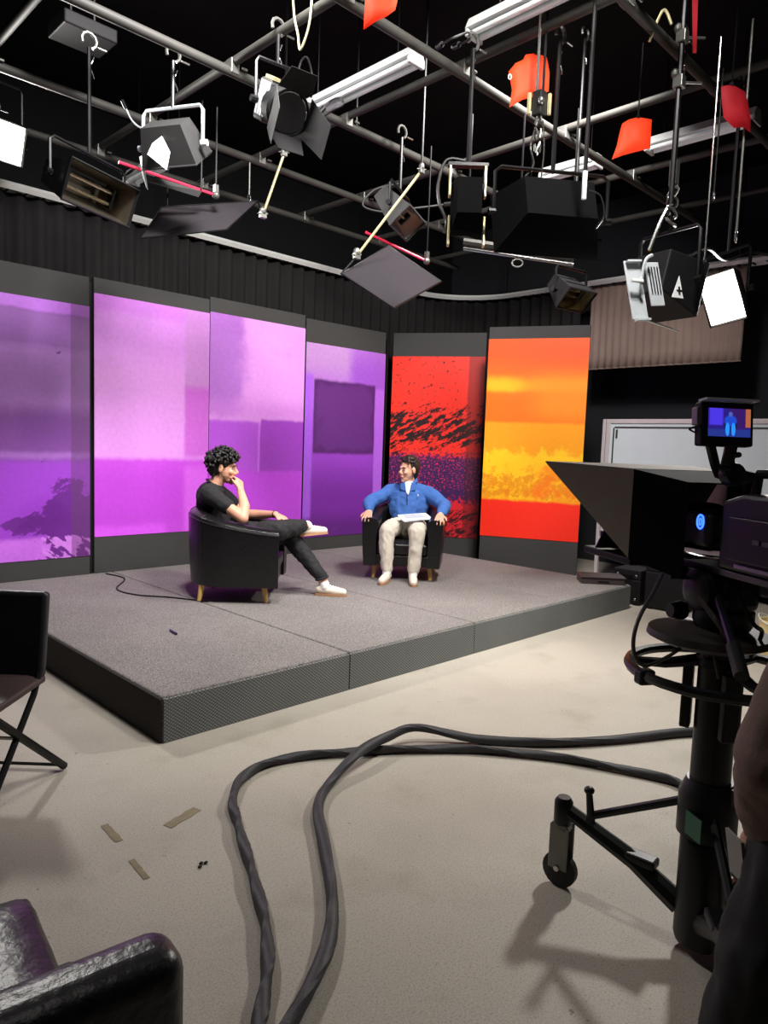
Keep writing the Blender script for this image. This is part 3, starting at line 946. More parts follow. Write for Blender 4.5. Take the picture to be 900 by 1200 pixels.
# ---------------------------------------------------------------- flags (black cloth on frames) and their arms
FLAG = mat('charcoal_flag_cloth', (48, 45, 48), 0.95, var=0.06, spec=0.05)
def flag(label, cs, arm, m=FLAG):
    P = [at_d(*c) for c in cs]
    c0 = sum(P, V()) / 4
    r = thing('light_flag', label, 'light flag', c0, 0, 'flags clipped below the grid')
    P = [p - c0 for p in P]
    MB().slab(P, 0.006).build('cloth', m, r)
    MB().tube(P, 0.008, 6, closed=True).build('wire_frame', BLACKM, r)
    a, b = at_d(*arm[0]) - c0, at_d(*arm[1]) - c0
    MB().cyl(a, b, 0.011, 8).build('arm', YEL, r, smooth='auto')
    MB().tube([b, b.lerp(P[arm[2]], 0.5), P[arm[2]]], 0.008, 6).build('arm_link', BLACKM, r)
    for e, s in ((a, 0.03), (b, 0.036)):
        MB().box(e, (s * 1.6, s, s * 1.4)).ell(e + V((0, 0, 0.03)), (s * 0.8, s * 0.8, s)).cyl(e - V((0.05, 0, 0)), e + V((0.05, 0, 0.02)), 0.007, 6).build('grip_head', GREYM, r, bevel=0.004)
    up = V((a.x, a.y, ZC - c0.z))
    MB().cyl(a, up, 0.010, 6).build('drop_pole', BLACKM, r)
    return r
flag('long dark flag slanting under the pale sided lamp at left', [(165, 279, 5.2), (190, 243, 5.6), (302, 236, 6.0), (266, 269, 5.6)], ((333, 180, 5.7), (308, 252, 5.75), 2))
flag('diamond shaped dark flag hanging in the middle of the picture', [(400, 321, 5.6), (455, 288, 6.0), (517, 330, 5.9), (462, 361, 5.5)], ((494, 200, 5.6), (418, 300, 5.65), 0))
REDP = mat('red_painted_rod', (226, 46, 78), 0.4, var=0.1)
def red_rod(label, a, b, extra=None):
    A, B = at_d(*a), at_d(*b)
    c = (A + B) / 2
    r = thing('red_rod', label, 'rod', c, 0)
    MB().cyl(A - c, B - c, 0.012, 8).build('rod', REDP, r, smooth='auto')
    MB().ell(B - c, (0.03, 0.03, 0.03)).box(B - c + V((0, 0, 0.04)), (0.03, 0.03, 0.08)).build('end_clamp', GREYM, r)
    MB().cyl(B - c + V((0, 0, 0.07)), V((B.x - c.x, B.y - c.y, GZ - c.z)), 0.007, 6).build('drop_wire', BLACKM, r)
    return r
red_rod('red rod below the pale sided lamp at upper left', (139, 190, 5.2), (253, 229, 5.6))
red_rod('red rod behind the diamond shaped flag', (428, 272, 6.1), (500, 306, 6.2))
bar = thing('gel_bar', 'grey bar with a white handle under the pale sided lamp', 'rod', at_d(205, 212, 5.3), 0)
bo = bar.location
MB().slab([at_d(168, 203, 5.2) - bo, at_d(236, 224, 5.5) - bo, at_d(232, 231, 5.5) - bo, at_d(170, 212, 5.2) - bo], 0.02).build('plate', DARK, bar)
MB().tube([at_d(166, 184, 5.2) - bo, at_d(169, 206, 5.2) - bo, at_d(173, 222, 5.2) - bo], [0.016, 0.014, 0.004], 6).build('handle', WHITE, bar, smooth='auto')
MB().cyl(at_d(236, 224, 5.5) - bo, at_d(236, 224, 5.5) - bo + V((0, 0, GZ - at_d(236, 224, 5.5).z)), 0.006, 6).build('drop_wire', BLACKM, bar)

# ---------------------------------------------------------------- coloured cloths tied to the poles
def cloth_mat(n, rgb):
    """thin nylon that light shines through"""
    m = mat(n, rgb, 0.7, var=0.12, scale=8, bump=0.2, bscale=14)
    N, L = m.node_tree.nodes, m.node_tree.links
    b = N['Principled BSDF']
    t = N.new('ShaderNodeBsdfTranslucent')
    L.new(b.inputs['Base Color'].links[0].from_socket, t.inputs['Color'])
    x = N.new('ShaderNodeMixShader')
    x.inputs[0].default_value = 0.5
    L.new(b.outputs[0], x.inputs[1])
    L.new(t.outputs[0], x.inputs[2])
    L.new(x.outputs[0], N['Material Output'].inputs['Surface'])
    return m
ORG, CRIM = cloth_mat('orange_cloth', (255, 74, 22)), cloth_mat('crimson_cloth', (196, 26, 44))
def cloth(label, outline, d, m, name='warning_cloth', mark=False, seed=0):
    """a folded cloth bag: outline traced at its distance, filled with a puckered double skin"""
    P = [at_d(x, y, d) for x, y in outline]
    c = sum(P, V()) / len(P)
    r = thing(name, label, 'cloth', c, 0, 'bright cloths tied in the rig')
    n = len(P)
    vs, fs = [], []
    rings = 6
    for side in (-1, 1):
        base = len(vs)
        for k in range(rings):
            t = 1 - k / rings
            for p in P:
                q = (p - c) * t
                bulge = 0.028 * math.sqrt(max(0, 1 - t * t)) + 0.02 * (1 - t) * noise.noise(V((q.x * 16 + seed, q.y * 16, q.z * 9)))
                vs.append(q - CF * side * bulge)
        vs.append(CF * (-side * 0.026))
        for k in range(rings - 1):
            for i in range(n):
                fs.append((base + k * n + i, base + k * n + (i + 1) % n, base + (k + 1) * n + (i + 1) % n, base + (k + 1) * n + i))
        for i in range(n):
            fs.append((base + (rings - 1) * n + i, base + (rings - 1) * n + (i + 1) % n, len(vs) - 1))
    o = MB().add(vs, fs).build('bag', m, r, smooth=True)
    top = max(P, key=lambda p: p.z) - c
    MB().tube([top, V((top.x, top.y, GZ + 0.05 - c.z))], 0.005, 5).build('tie_cord', BLACKM, r)
    MB().box(top + V((0, 0, -0.015)), (0.02, 0.02, 0.05)).build('tie_loop', BLACKM, r)
    if mark:
        q = at_d(597.5, 90, d - 0.03) - c
        MB(T(q) @ look(-CF)).tube([(0.010 * math.cos(t), 0, 0.016 * math.sin(t)) for t in [j * 2 * PI / 12 for j in range(12)]], 0.0035, 4, closed=True).build('printed_zero', WHITE, r)
    return r
cloth('orange cloth at the very top edge of the picture', [(428, -4), (440, -8), (455, -6), (466, 0), (463, 12), (452, 20), (440, 25), (426, 35), (427, 15)], 4.0, ORG, seed=1)
cloth('orange cloth with a white zero hanging behind the winch rods', [(613, 70), (616, 64), (628, 62), (641, 67), (644, 85), (643, 107), (630, 112), (612, 117), (597, 126), (600, 105), (596, 84), (604, 74)], 4.6, ORG, mark=True, seed=2)
cloth('orange cloth hanging alone left of the tall pole with clamps', [(729, 145), (737, 140), (748, 137), (764, 140), (763, 156), (762, 174), (745, 178), (730, 182), (717, 187), (723, 170), (726, 156)], 4.6, ORG, seed=3)
cloth('dark crimson cloth at upper right above the long fluorescent batten', [(845, 101), (858, 99), (873, 107), (877, 122), (880, 140), (879, 155), (872, 149), (860, 150), (848, 138), (846, 120)], 4.2, CRIM, seed=4)
rs = at_d(813, 30, 4.2)
rr = thing('red_strap', 'narrow red strap dangling at the top right edge', 'strap', rs, 0)
MB().slab([at_d(811, -12, 4.2) - rs, at_d(818, -12, 4.2) - rs, at_d(816, 62, 4.2) - rs, at_d(812, 62, 4.2) - rs], 0.006).build('webbing', CRIM, rr)
MB().cyl(at_d(814, -10, 4.2) - rs, V((at_d(814, -10, 4.2) - rs).to_tuple()[:2] + (ZC - rs.z,)), 0.006, 6).build('cord', BLACKM, rr)

# ---------------------------------------------------------------- bare drop poles and wires
def drop(label, px, d, y0, y1, r0=0.011, m=None, hook=True, top=None):
    b = at_d(px, y1, d)
    r = thing('drop_pole', label, 'rigging', b, 0, 'bare poles hanging from the grid')
    MB().cyl((0, 0, 0), (0, 0, (top or ZC) - b.z), r0, 8).build('tube', m or BLACKM, r, smooth='auto')
    if hook:
        MB().tube([(0.016 * math.cos(t), 0, -0.03 + 0.03 * math.sin(t)) for t in [j * 2 * PI / 10 for j in range(10)]], 0.005, 5, closed=True).build('end_ring', STEEL, r)
    return r
p = drop('slim black pole hanging beside the softbox, nearest to the orange cloths', 684, 4.3, 0, 233, 0.013, hook=False)
MB().cyl((0, 0, -0.002), (0, 0, 0.16), 0.015, 8).build('ferrule', PALE, p, smooth='auto')
MB().tube(spline([(0.02, -0.02, 0.05), (0.07, -0.07, 0.02), (0.09, -0.09, -0.09), (0.06, -0.06, -0.17)]), 0.006, 6).build('cable', BLACKM, p)
p = drop('tall black pole with two pipe clamps between the orange and the crimson cloth', 786, 4.4, 0, 240, 0.017, hook=False)
for z in (0.72, 0.98):
    MB().box((0, 0, z), (0.06, 0.06, 0.07)).cyl((0.02, -0.02, z), (0.1, -0.1, z), 0.009, 6).ell((-0.02, 0.02, z + 0.05), (0.025, 0.025, 0.03)).build('pipe_clamp', GREYM, p, bevel=0.005)
MB().tube(spline([(-0.05, 0.05, 1.05), (-0.09, 0.09, 1.13), (-0.14, 0.14, 0.95)]), 0.009, 6).build('clamp_lever', YEL, p)
drop('thin wire rope running down to the slotted lamp', 826, 4.5, 0, 300, 0.006, STEEL, top=GZ)
drop('short wire ending in a ring left of the crimson cloth', 837, 4.8, 0, 224, 0.006, top=GZ)
drop('thin pole below the crimson cloth carrying the lit lamp', 863, 4.3, 0, 272, 0.008, GREYM, top=GZ)
drop('small weighted cord hanging near the fresnel lamp', 292, (at_y(292, 228, 5.75) - CP).dot(CF), 0, 228, 0.008, m=GREYM, top=GZ)
drop('thin cord hanging behind the winch rods', 648, 5.2, 0, 194, 0.005, m=GREYM, top=GZ)
# low cross pipe; a bright tube below it paints its lit underside
a, b = at_d(543, 291, 5.6), at_d(672, 310, 5.45)
c = (a + b) / 2
lp = thing('low_rail', 'thin pipe hung low under the softbox, its lit underside made as a bright tube', 'rail', c, 0)
MB().cyl(a - c, b - c, 0.014, 8).build('tube', STEEL, lp, smooth='auto')
MB().cyl(a - c + V((0, 0, 0.05)), b - c + V((0, 0, 0.05)), 0.03, 8).build('upper_tube', PIPE, lp, smooth='auto')
for t in (0.03, 0.5, 0.97):
    q = a.lerp(b, t) - c
    MB().cyl(q, V((q.x, q.y, GZ - c.z)), 0.008, 6).build('hanger_rod', BLACKM, lp)
MB().tube([a.lerp(b, 0.5) - c + V((0.03 * math.cos(t), -0.03 * math.cos(t), -0.05 + 0.03 * math.sin(t))) for t in [j * 2 * PI / 10 for j in range(10)]], 0.007, 5, closed=True).build('ring_bolt', GREYM, lp)
# motor box at upper left that the floodlight pole hangs from
mb_ = at_d(97, 40, 4.9)
mo = thing('hoist_box', 'flat dark hoist box at the upper left corner of the rig', 'rigging', mb_, 0)
MB().box((0, 0, 0), (0.36, 0.30, 0.09)).build('case', BLACK, mo, bevel=0.01)
MB().box((0, 0, 0.06), (0.2, 0.1, 0.04)).build('mounting_plate', BLACKM, mo)
for s in (-1, 1):
    MB().cyl((s * 0.08, 0, 0.07), (s * 0.08, 0, ZC - mb_.z), 0.01, 6).build('hanger_rod', BLACKM, mo)

# power leads slung between the lamps
def lead(label, pts, r=0.008, m=None):
    P = spline([at_d(*q) for q in pts], 8)
    c = P[len(P) // 2].copy()
    o = thing('power_lead', label, 'cable', c, 0, 'leads slung in the rig')
    MB().tube([p - c for p in P], r, 6).build('sheath', m or RUBBER, o, smooth='auto')
    for e, f in ((P[0], P[1]), (P[-1], P[-2])):
        d = (e - f).normalized()
        MB().cyl(e - c, e - c + d * 0.07, r * 2.2, 8).build('plug', BLACKM, o, smooth='auto')
    return o
lead('pale lead hanging in a tight loop above the black fresnel lamp', [(366, -10, 4.3), (362, 30, 4.35), (352, 58, 4.4), (349, 40, 4.4), (345, 20, 4.4), (343, -6, 4.35)], 0.007, YEL)
lead('thin black lead drooping at the right above the lit lamp', [(808, 300, 4.7), (830, 292, 4.6), (850, 305, 4.8), (880, 296, 5.0), (905, 300, 5.0)], 0.009)
lead('short looped lead at the end of the middle fluorescent batten', [(362, 146, 5.2), (376, 138, 5.1), (392, 128, 5.0), (402, 122, 5.0), (398, 115, 5.0), (388, 118, 5.1), (380, 126, 5.1)], 0.008)
lead('short looped lead beside the uppermost fluorescent batten', [(518, 52, 4.3), (528, 46, 4.2), (542, 40, 4.2), (549, 38, 4.2), (550, 46, 4.2), (538, 52, 4.3)], 0.008)
lead('curved pale lead between the two lamps at upper left', [(148, 128, 5.2), (154, 140, 5.2), (162, 148, 5.2), (172, 152, 5.2)], 0.006, PALE)
lead('dark lead sagging below the far pipe behind the diamond flag', [(470, 215, 6.4), (440, 222, 6.4), (425, 240, 6.4), (445, 248, 6.4), (470, 246, 6.4), (520, 240, 6.4)], 0.010)

# ================================================================ tub armchairs
def tub_chair(label, loc, face):
    """local frame: +X forward, +Y left"""
    r = thing('tub_armchair', label, 'armchair', loc, math.atan2(face[1], face[0]), 'black tub armchairs on the stage')
    # plan of the shell: U round the back, ends at the arm fronts
    hw, xf, xb = 0.365, 0.365, -0.385
    plan = [(xf, -hw)]
    for k in range(5): plan.append((xf - (k + 1) * 0.075, -hw - 0.006))
    R = 0.33
    cx = xb + R
    for k in range(17):
        a = -PI / 2 - PI * k / 16
        sx = math.cos(a)
        plan.append((cx + R * sx, (hw + 0.006) * math.sin(a)))
    for k in range(5): plan.append((xf - (4 - k + 0) * 0.075 - 0.0, hw + 0.006 if k < 4 else hw))
    # drop near duplicates
    pl = [plan[0]]
    for q in plan[1:]:
        if (V(q) - V(pl[-1])).length > 0.02: pl.append(q)
    n = len(pl)
    vs, fs = [], []
    th = 0.115
    sec = 14
    for i, (x, y) in enumerate(pl):
        t = (V(pl[min(i + 1, n - 1)]) - V(pl[max(i - 1, 0)])).normalized()
        inn = V((t.y, -t.x))
        if inn.dot(V((0.05, 0)) - V((x, y))) < 0: inn = -inn
        back = max(0, min(1, (xf - x) / (xf - xb)))
        zt = 0.60 + 0.135 * (back ** 1.5)
        z0 = 0.135
        flare = 0.03 * (1 - back)
        for k in range(sec):
            # section: outer bottom -> outer top -> rounded roll -> inner down
            if k < 4:
                u, z = 0.0 - 0.022 * math.sin(PI * k / 3 * 0.5), z0 + (zt - 0.05 - z0) * k / 3
            elif k < 11:
                a = PI * (k - 4) / 6
                u, z = th / 2 - (th / 2 + 0.02) * math.cos(a), zt - 0.05 + 0.05 * math.sin(a)
            else:
                u, z = th + 0.005 * (k - 11), zt - 0.05 - (zt - 0.05 - z0) * (k - 10) / 3
            vs.append((x + inn.x * u, y + inn.y * u, z))
    for i in range(n - 1):
        for k in range(sec):
            k2 = (k + 1) % sec
            fs.append((i * sec + k, i * sec + k2, (i + 1) * sec + k2, (i + 1) * sec + k))
    fs.append(tuple(range(sec)))
    fs.append(tuple(reversed([(n - 1) * sec + k for k in range(sec)])))
    sh = MB().add(vs, fs).build('shell', LEATHER, r, smooth='auto', bevel=0.012)
    # seams where the panels of hide meet
    for i0 in (n // 3, n // 2, n - 1 - n // 3):
        MB().tube([V(vs[i0 * sec + k]) * 1.0 for k in range(1, 9)], 0.004, 5).build('seam', LEATHER, sh)
    MB().tube([V(vs[i * sec + 3]) for i in range(n)], 0.005, 5).build('piping', LEATHER, sh)
    # seat cushion with a soft crown
    cs, cf = [], []
    gx, gy = 9, 9
    for s in (0, 1):
        for i in range(gx):
            for j in range(gy):
                u, v_ = i / (gx - 1), j / (gy - 1)
                x = -0.25 + 0.60 * u
                y = (-0.245 + 0.49 * v_) * (1 - 0.16 * max(0, 1 - u * 2.2))
                e = min(u, 1 - u, v_, 1 - v_) * 2
                z = 0.355 + 0.035 * math.sqrt(min(1, e * 2.2)) - 0.02 * math.exp(-((u - 0.4) ** 2 + (v_ - 0.5) ** 2) * 8) if s else 0.25
                cs.append((x, y, z))
    for s in (0, 1):
        for i in range(gx - 1):
            for j in range(gy - 1):
                a = s * gx * gy + i * gy + j
                q = (a, a + 1, a + gy + 1, a + gy)
                cf.append(q if s else tuple(reversed(q)))
    rim = [i * gy for i in range(gx)] + [(gx - 1) * gy + j for j in range(1, gy)] + [i * gy + gy - 1 for i in range(gx - 2, -1, -1)] + [j for j in range(gy - 2, 0, -1)]
    o = gx * gy
    for a, b in zip(rim, rim[1:] + rim[:1]):
        cf.append((a, b, b + o, a + o))
    MB().add(cs, cf).build('seat_cushion', LEATHER, r, smooth='auto', bevel=0.02, seg=3)
    MB().span((-0.28, -0.255, 0.14), (0.335, 0.255, 0.245)).build('base', LEATHER, r, bevel=0.012)
    for sx in (-1, 1):
        for sy in (-1, 1):
            MB().cyl((sx * 0.245, sy * 0.265, 0.14), (sx * 0.265, sy * 0.28, 0.0035), 0.026, 12, r2=0.017).build('leg', BEECH, r, smooth='auto')
    return r
F1 = V((0.74, -0.67)).normalized()
C1 = V((3.315, 5.00, SH))
F2 = V((-0.79, -0.61)).normalized()
C2 = V((5.19, 4.86, SH))
tub_chair('black leather tub armchair seen from its side at left', C1, F1)
tub_chair('black leather tub armchair facing the camera in front of the red panel', C2, F2)

# ================================================================ foreground seats
# low leather armchair cut by the bottom left corner
fx = at_z(176, 1080, 0.60)
fx.z = 0
ac = thing('leather_armchair', 'dark leather armchair filling the bottom left corner', 'armchair', fx, math.radians(173))
# local: +X runs along the back rest away from its free corner, -Y towards the seat
LE2 = mat('worn_black_leather', (26, 23, 27), 0.36, var=0.3, scale=9, bump=0.3, bscale=40)
MB().span((-0.03, 0.0, 0.10), (0.66, 0.13, 0.605)).build('backrest', LE2, ac, smooth='auto', bevel=0.05, seg=5)
def soft_box(a, b, n=8, puff=0.03, wr=0.012):
    vs, fs = [], []
    for i in range(n + 1):
        for j in range(n + 1):
            u, v_ = i / n, j / n
            e = min(u, 1 - u, v_, 1 - v_) * 2
            z = b[2] - puff * (1 - min(1, e * 2.4)) ** 2 + wr * noise.noise(V((u * 3, v_ * 9, 2)))
            vs.append((a[0] + (b[0] - a[0]) * u, a[1] + (b[1] - a[1]) * v_, z))
    k = len(vs)
    vs += [(x, y, a[2]) for x, y, z in vs]
    w_ = n + 1
    for i in range(n):
        for j in range(n):
            q = (i * w_ + j, (i + 1) * w_ + j, (i + 1) * w_ + j + 1, i * w_ + j + 1)
            fs.append(q)
            fs.append(tuple(reversed([t + k for t in q])))
    rim = [i * w_ for i in range(w_)] + [n * w_ + j for j in range(1, w_)] + [i * w_ + n for i in range(n - 1, -1, -1)] + [j for j in range(n - 1, 0, -1)]
    for p, q in zip(rim, rim[1:] + rim[:1]):
        fs.append((p, p + k, q + k, q))
    return MB().add(vs, fs)
soft_box((0.10, -0.55, 0.22), (0.56, -0.01, 0.43), 14).build('seat_cushion', LE2, ac, smooth='auto', bevel=0.02, seg=3)
MB().span((0.0, -0.52, 0.10), (0.60, 0.0, 0.21)).build('base', LE2, ac, bevel=0.02)
MB().span((0.565, -0.56, 0.10), (0.67, -0.005, 0.66)).build('armrest', LE2, ac, smooth='auto', bevel=0.04, seg=4)
for x, y in ((0.03, -0.48), (0.03, 0.08), (0.6, -0.48), (0.6, 0.08)):
    MB().cyl((x, y, 0.0), (x, y, 0.11), 0.02, 10, r2=0.026).build('leg', BLACKM, ac)

# folding chair with crossed legs at the left edge
fc0 = V((0.824, 3.238, 0))
fc = thing('folding_chair', 'black padded folding chair with crossed legs at the left edge', 'chair', fc0, math.radians(-135))
# local: +X forward, +Y left; right side (-Y) in view
SEATM = mat('brown_seat_vinyl', (66, 52, 52), 0.5, var=0.2, bump=0.1)
soft_box((-0.20, -0.24, 0.43), (0.22, 0.24, 0.475), 8, 0.015, 0.004).build('seat', SEATM, fc, smooth='auto', bevel=0.008)
MB(T(-0.21, 0, 0.64) @ RY(-0.14)).box((0, 0, 0), (0.05, 0.48, 0.38)).build('backrest', mat('black_vinyl', (30, 31, 36), 0.4, var=0.2, bump=0.1), fc, smooth='auto', bevel=0.02, seg=3)
for s in (-1, 1):
    MB().tube([(-0.18, s * 0.225, 0.50), (-0.12, s * 0.225, 0.40), (0.30, s * 0.225, 0.012)], 0.014, 8).build('leg', BLACKM, fc, smooth='auto')
    MB().tube([(0.20, s * 0.20, 0.43), (-0.26, s * 0.29, 0.016)], 0.018, 8).build('leg', BLACKM, fc, smooth='auto')
    for x in (0.30,):
        MB().ell((x, s * 0.225, 0.014), (0.022, 0.016, 0.014)).build('rubber_foot', RUBBER, fc, smooth=True)
MB().cyl((0.29, -0.225, 0.02), (0.29, 0.225, 0.02), 0.008, 6).build('stretcher', BLACKM, fc)
MB().cyl((-0.25, -0.285, 0.025), (-0.25, 0.285, 0.025), 0.008, 6).build('stretcher', BLACKM, fc)
MB().cyl((0.03, -0.235, 0.265), (0.03, 0.235, 0.265), 0.008, 6).build('pivot_bar', STEEL, fc)

# ================================================================ whiteboard, cases, tray behind the stage
WBX = 7.75
k_ = WBX / 7.6
wb = thing('whiteboard', 'large whiteboard on a pale metal stand behind the TV camera', 'whiteboard', (WBX, 3.3, 0))
WBF = mat('pinkish_white_frame', (206, 196, 198), 0.4, 0.2, var=0.08)
WBB = mat('whiteboard_surface', (202, 212, 216), 0.25, var=0.06, scale=4)
ya, yb = 4.10 - 3.3, 1.85 - 3.3
zt, zb = 1.93, 0.62
MB().span((-0.012, yb + 0.05, zb + 0.05), (0.012, ya - 0.05, zt - 0.05)).build('board', WBB, wb)
for a, b in (((-0.025, yb, zt - 0.05), (0.025, ya, zt)), ((-0.025, yb, zb), (0.025, ya, zb + 0.05)), ((-0.025, ya - 0.05, zb + 0.05), (0.025, ya, zt - 0.05)), ((-0.025, yb, zb + 0.05), (0.025, yb + 0.05, zt - 0.05))):
    MB().span(a, b).build('frame_rail', WBF, wb, bevel=0.006)
MB().span((-0.02, ya - 0.10, zb + 0.1), (-0.0125, ya - 0.085, zt - 0.1)).build('inner_strip', DARK, wb)
MB().span((-0.02, yb + 0.1, zt - 0.1), (-0.0125, ya - 0.1, zt - 0.085)).build('inner_strip', DARK, wb)
for y in (ya + 0.03, yb - 0.03):
    MB().span((-0.02, y - 0.02, 0.03), (0.02, y + 0.02, zt)).build('upright', WBF, wb, bevel=0.005)
    MB().span((-0.30, y - 0.02, 0.0), (0.30, y + 0.02, 0.035)).build('foot', WBF, wb, bevel=0.006)
    s = 1 if y < 0 else -1
    MB().slab([(0, y, 0.28), (0, y, 0.33), (0, y + s * 0.26, 0.52), (0, y + s * 0.20, 0.52)], 0.02).build('gusset', WBF, wb)
MB().span((-0.02, yb - 0.02, 0.50), (0.02, ya + 0.02, 0.55)).build('cross_rail', WBF, wb, bevel=0.005)
MB().span((-0.09, yb + 0.4, zb - 0.02), (-0.026, ya - 0.5, zb - 0.005)).build('pen_tray', WBF, wb)
MB().span((-0.022, ya - 0.14, zt - 0.22), (-0.0125, ya - 0.12, zt - 0.12)).build('magnet', DARK, wb)
tray = thing('laptop_tray', 'low dark brown tray lying on the far right corner of the stage', 'tray', (6.56, 3.44, SH), math.radians(-50))
TR = mat('dark_brown_laminate', (62, 52, 52), 0.4, var=0.2)
MB().span((-0.21, -0.13, 0.0), (0.21, 0.13, 0.06)).build('box', TR, tray, bevel=0.006)
MB().span((-0.22, -0.14, 0.061), (0.22, 0.14, 0.075)).build('lid', TR, tray, bevel=0.004)
MB().span((-0.05, -0.135, 0.02), (0.06, -0.1305, 0.035)).build('latch', BLACK, tray)
for lb, p, s, rz in (('small black equipment case beside the right end of the stage', (7.05, 3.32, 0), (0.34, 0.30, 0.36), 0.0),
                     ('taller black equipment case in front of the whiteboard stand', (7.05, 2.93, 0), (0.36, 0.40, 0.52), 0.1)):
    c = thing('equipment_case', lb, 'case', p, rz, 'black cases by the stage end')
    MB().span((-s[0] / 2, -s[1] / 2, 0.01), (s[0] / 2, s[1] / 2, s[2] * 0.72)).build('body', BLACK, c, bevel=0.01)
    MB().span((-s[0] / 2, -s[1] / 2, s[2] * 0.725), (s[0] / 2, s[1] / 2, s[2])).build('lid', BLACK, c, bevel=0.01)
    for y in (-1, 1):
        for z in (0.06, s[2] - 0.06):
            MB().ell((-s[0] / 2 - 0.002, y * (s[1] / 2 - 0.05), z), (0.006, 0.014, 0.014)).build('corner_rivet', STEEL, c, smooth=True)
        MB().span((-s[0] / 2, y * s[1] * 0.35 - 0.02, 0.0), (s[0] / 2, y * s[1] * 0.35 + 0.02, 0.0095)).build('skid', BLACKM, c)
    MB().tube([(-s[0] / 2, -0.06, s[2] * 0.85), (-s[0] / 2 - 0.025, -0.05, s[2] * 0.85), (-s[0] / 2 - 0.025, 0.05, s[2] * 0.85), (-s[0] / 2, 0.06, s[2] * 0.85)], 0.008, 6).build('handle', BLACKM, c)
# cream bin behind the standing person
bp = at_z(905, 775, 0)
bn = thing('cream_bin', 'cream plastic bin just showing at the right edge behind the standing person', 'bin', bp)
CREAM = mat('cream_plastic', (226, 206, 150), 0.5, var=0.06)
MB().lathe([(0.085, 0.0), (0.092, 0.01), (0.11, 0.30), (0.116, 0.302), (0.116, 0.318), (0.104, 0.318), (0.102, 0.30), (0.085, 0.03), (0.001, 0.028)], 24).build('body', CREAM, bn, smooth='auto')
MB().tube([(0.118 * math.cos(t), 0.118 * math.sin(t), 0.30 + 0.05 * math.sin(t) ** 2) for t in [k * PI / 12 for k in range(13)]], 0.004, 5).build('handle', WHITE, bn)

# ================================================================ cables and marks on the floor
def cable(label, px, r, z0=None, per=10, twist=0.55, flat=0.72, m=RUBBER, name='floor_cable', lift=(), n=10, zb=0.0):
    pts = []
    for i, (x, y) in enumerate(px):
        p = at_z(x, y, zb + r)
        p.z = zb + r * (0.98 + (1.9 if i in lift else 0))
        pts.append(p)
    c = pts[0].copy()
    c.z = 0
    sp = spline(pts, per)
    o = MB().tube([q - c for q in sp], r, n, twist=twist, flat=flat).build(name, m, None, smooth='auto')
    o.location = c
    tag(o, label, 'cable', 'cables on the studio floor')
    return o
CABM = mat('grey_black_cable_sleeve', (44, 43, 46), 0.6, var=0.35, scale=30, bump=0.2)
cable('thick twisted black cable bundle on the left, bulging far out to the left', [(292, 1260), (302, 1205), (312, 1150), (313, 1098), (302, 1045), (289, 1000), (278, 962), (273, 938), (284, 911), (322, 891), (380, 883), (440, 879), (520, 877), (600, 881), (690, 893), (780, 912), (810, 925)], 0.023, m=CABM, per=12, twist=0.20, flat=0.72)
cable('thick black cable bundle on the right that crosses over the other one', [(300, 1260), (336, 1205), (366, 1150), (386, 1100), (389, 1050), (379, 985), (373, 945), (386, 918), (420, 893), (456, 873), (490, 863), (560, 866), (640, 870), (720, 866), (800, 858), (870, 856), (960, 850), (1120, 840), (1300, 836)], 0.025, m=CABM, per=12, lift=(8, 9, 10), twist=0.10, flat=0.82)
cable('thin black wire straying across the stage carpet from the violet panels', [(124, 672), (146, 678), (137, 690), (160, 697), (200, 700), (244, 705)], 0.006, zb=SH, m=BLACKM, twist=0, flat=1, n=6)
pen = at_z(203, 742, SH)
pn = thing('marker_pen', 'tiny dark violet marker lying on the stage carpet near its left corner', 'pen', pen, math.radians(-98))
MB().cyl((-0.055, 0, 0.008), (0.02, 0, 0.008), 0.0075, 8).build('barrel', mat('violet_plastic', (48, 34, 78), 0.4), pn, smooth='auto')
MB().cyl((0.02, 0, 0.008), (0.055, 0, 0.008), 0.0085, 8).build('cap', mat('dark_cap_plastic', (30, 26, 48), 0.4), pn, smooth='auto')
TAPE = mat('grubby_tape_residue', (136, 124, 100), 0.8, var=0.3, scale=25)
for lb, a, b, wd in (('wide brown tape mark on the floor left of the cables', (196, 969), (231, 948), 0.045),
                     ('short tape mark on the floor at far left, above the dark one', (122, 967), (140, 986), 0.03),
                     ('narrow dark tape mark on the floor, lowest of the three', (154, 1008), (172, 1030), 0.022)):
    p, q = at_z(*a), at_z(*b)
    c = (p + q) / 2
    d = (q - p).normalized()
    n = V((-d.y, d.x, 0)) * wd / 2
    vs = []
    K = 9
    for s in (-1, 1):
        for i in range(K):
            t = i / (K - 1)
            vs.append(p.lerp(q, t) - c + n * s * (1 + 0.35 * noise.noise(V((t * 7, s * 3, wd * 90)))) + V((0, 0, 0.0022)))
    top = list(range(K)) + list(range(2 * K - 1, K - 1, -1))
    m_ = len(vs)
    vs += [v - V((0, 0, 0.0018)) for v in vs]
    fs = [tuple(top), tuple(reversed([i + m_ for i in top]))] + [(a_, b_, b_ + m_, a_ + m_) for a_, b_ in zip(top, top[1:] + top[:1])]
    o = MB().add(vs, fs).build('tape_mark', TAPE, None)
    o.location = c
    tag(o, lb, 'tape mark', 'old tape marks on the floor')
cr = at_z(237, 1014)
db = thing('debris_crumb', 'small dark crumbled bit of debris on the floor left of the cables', 'debris', cr)
for k in range(3):
    MB().ell((0.014 * (k - 1), 0.008 * ((k * 2) % 3 - 1), 0.005), (0.009, 0.006, 0.005), n=7, m=5).build('crumb', RUBBER, db)

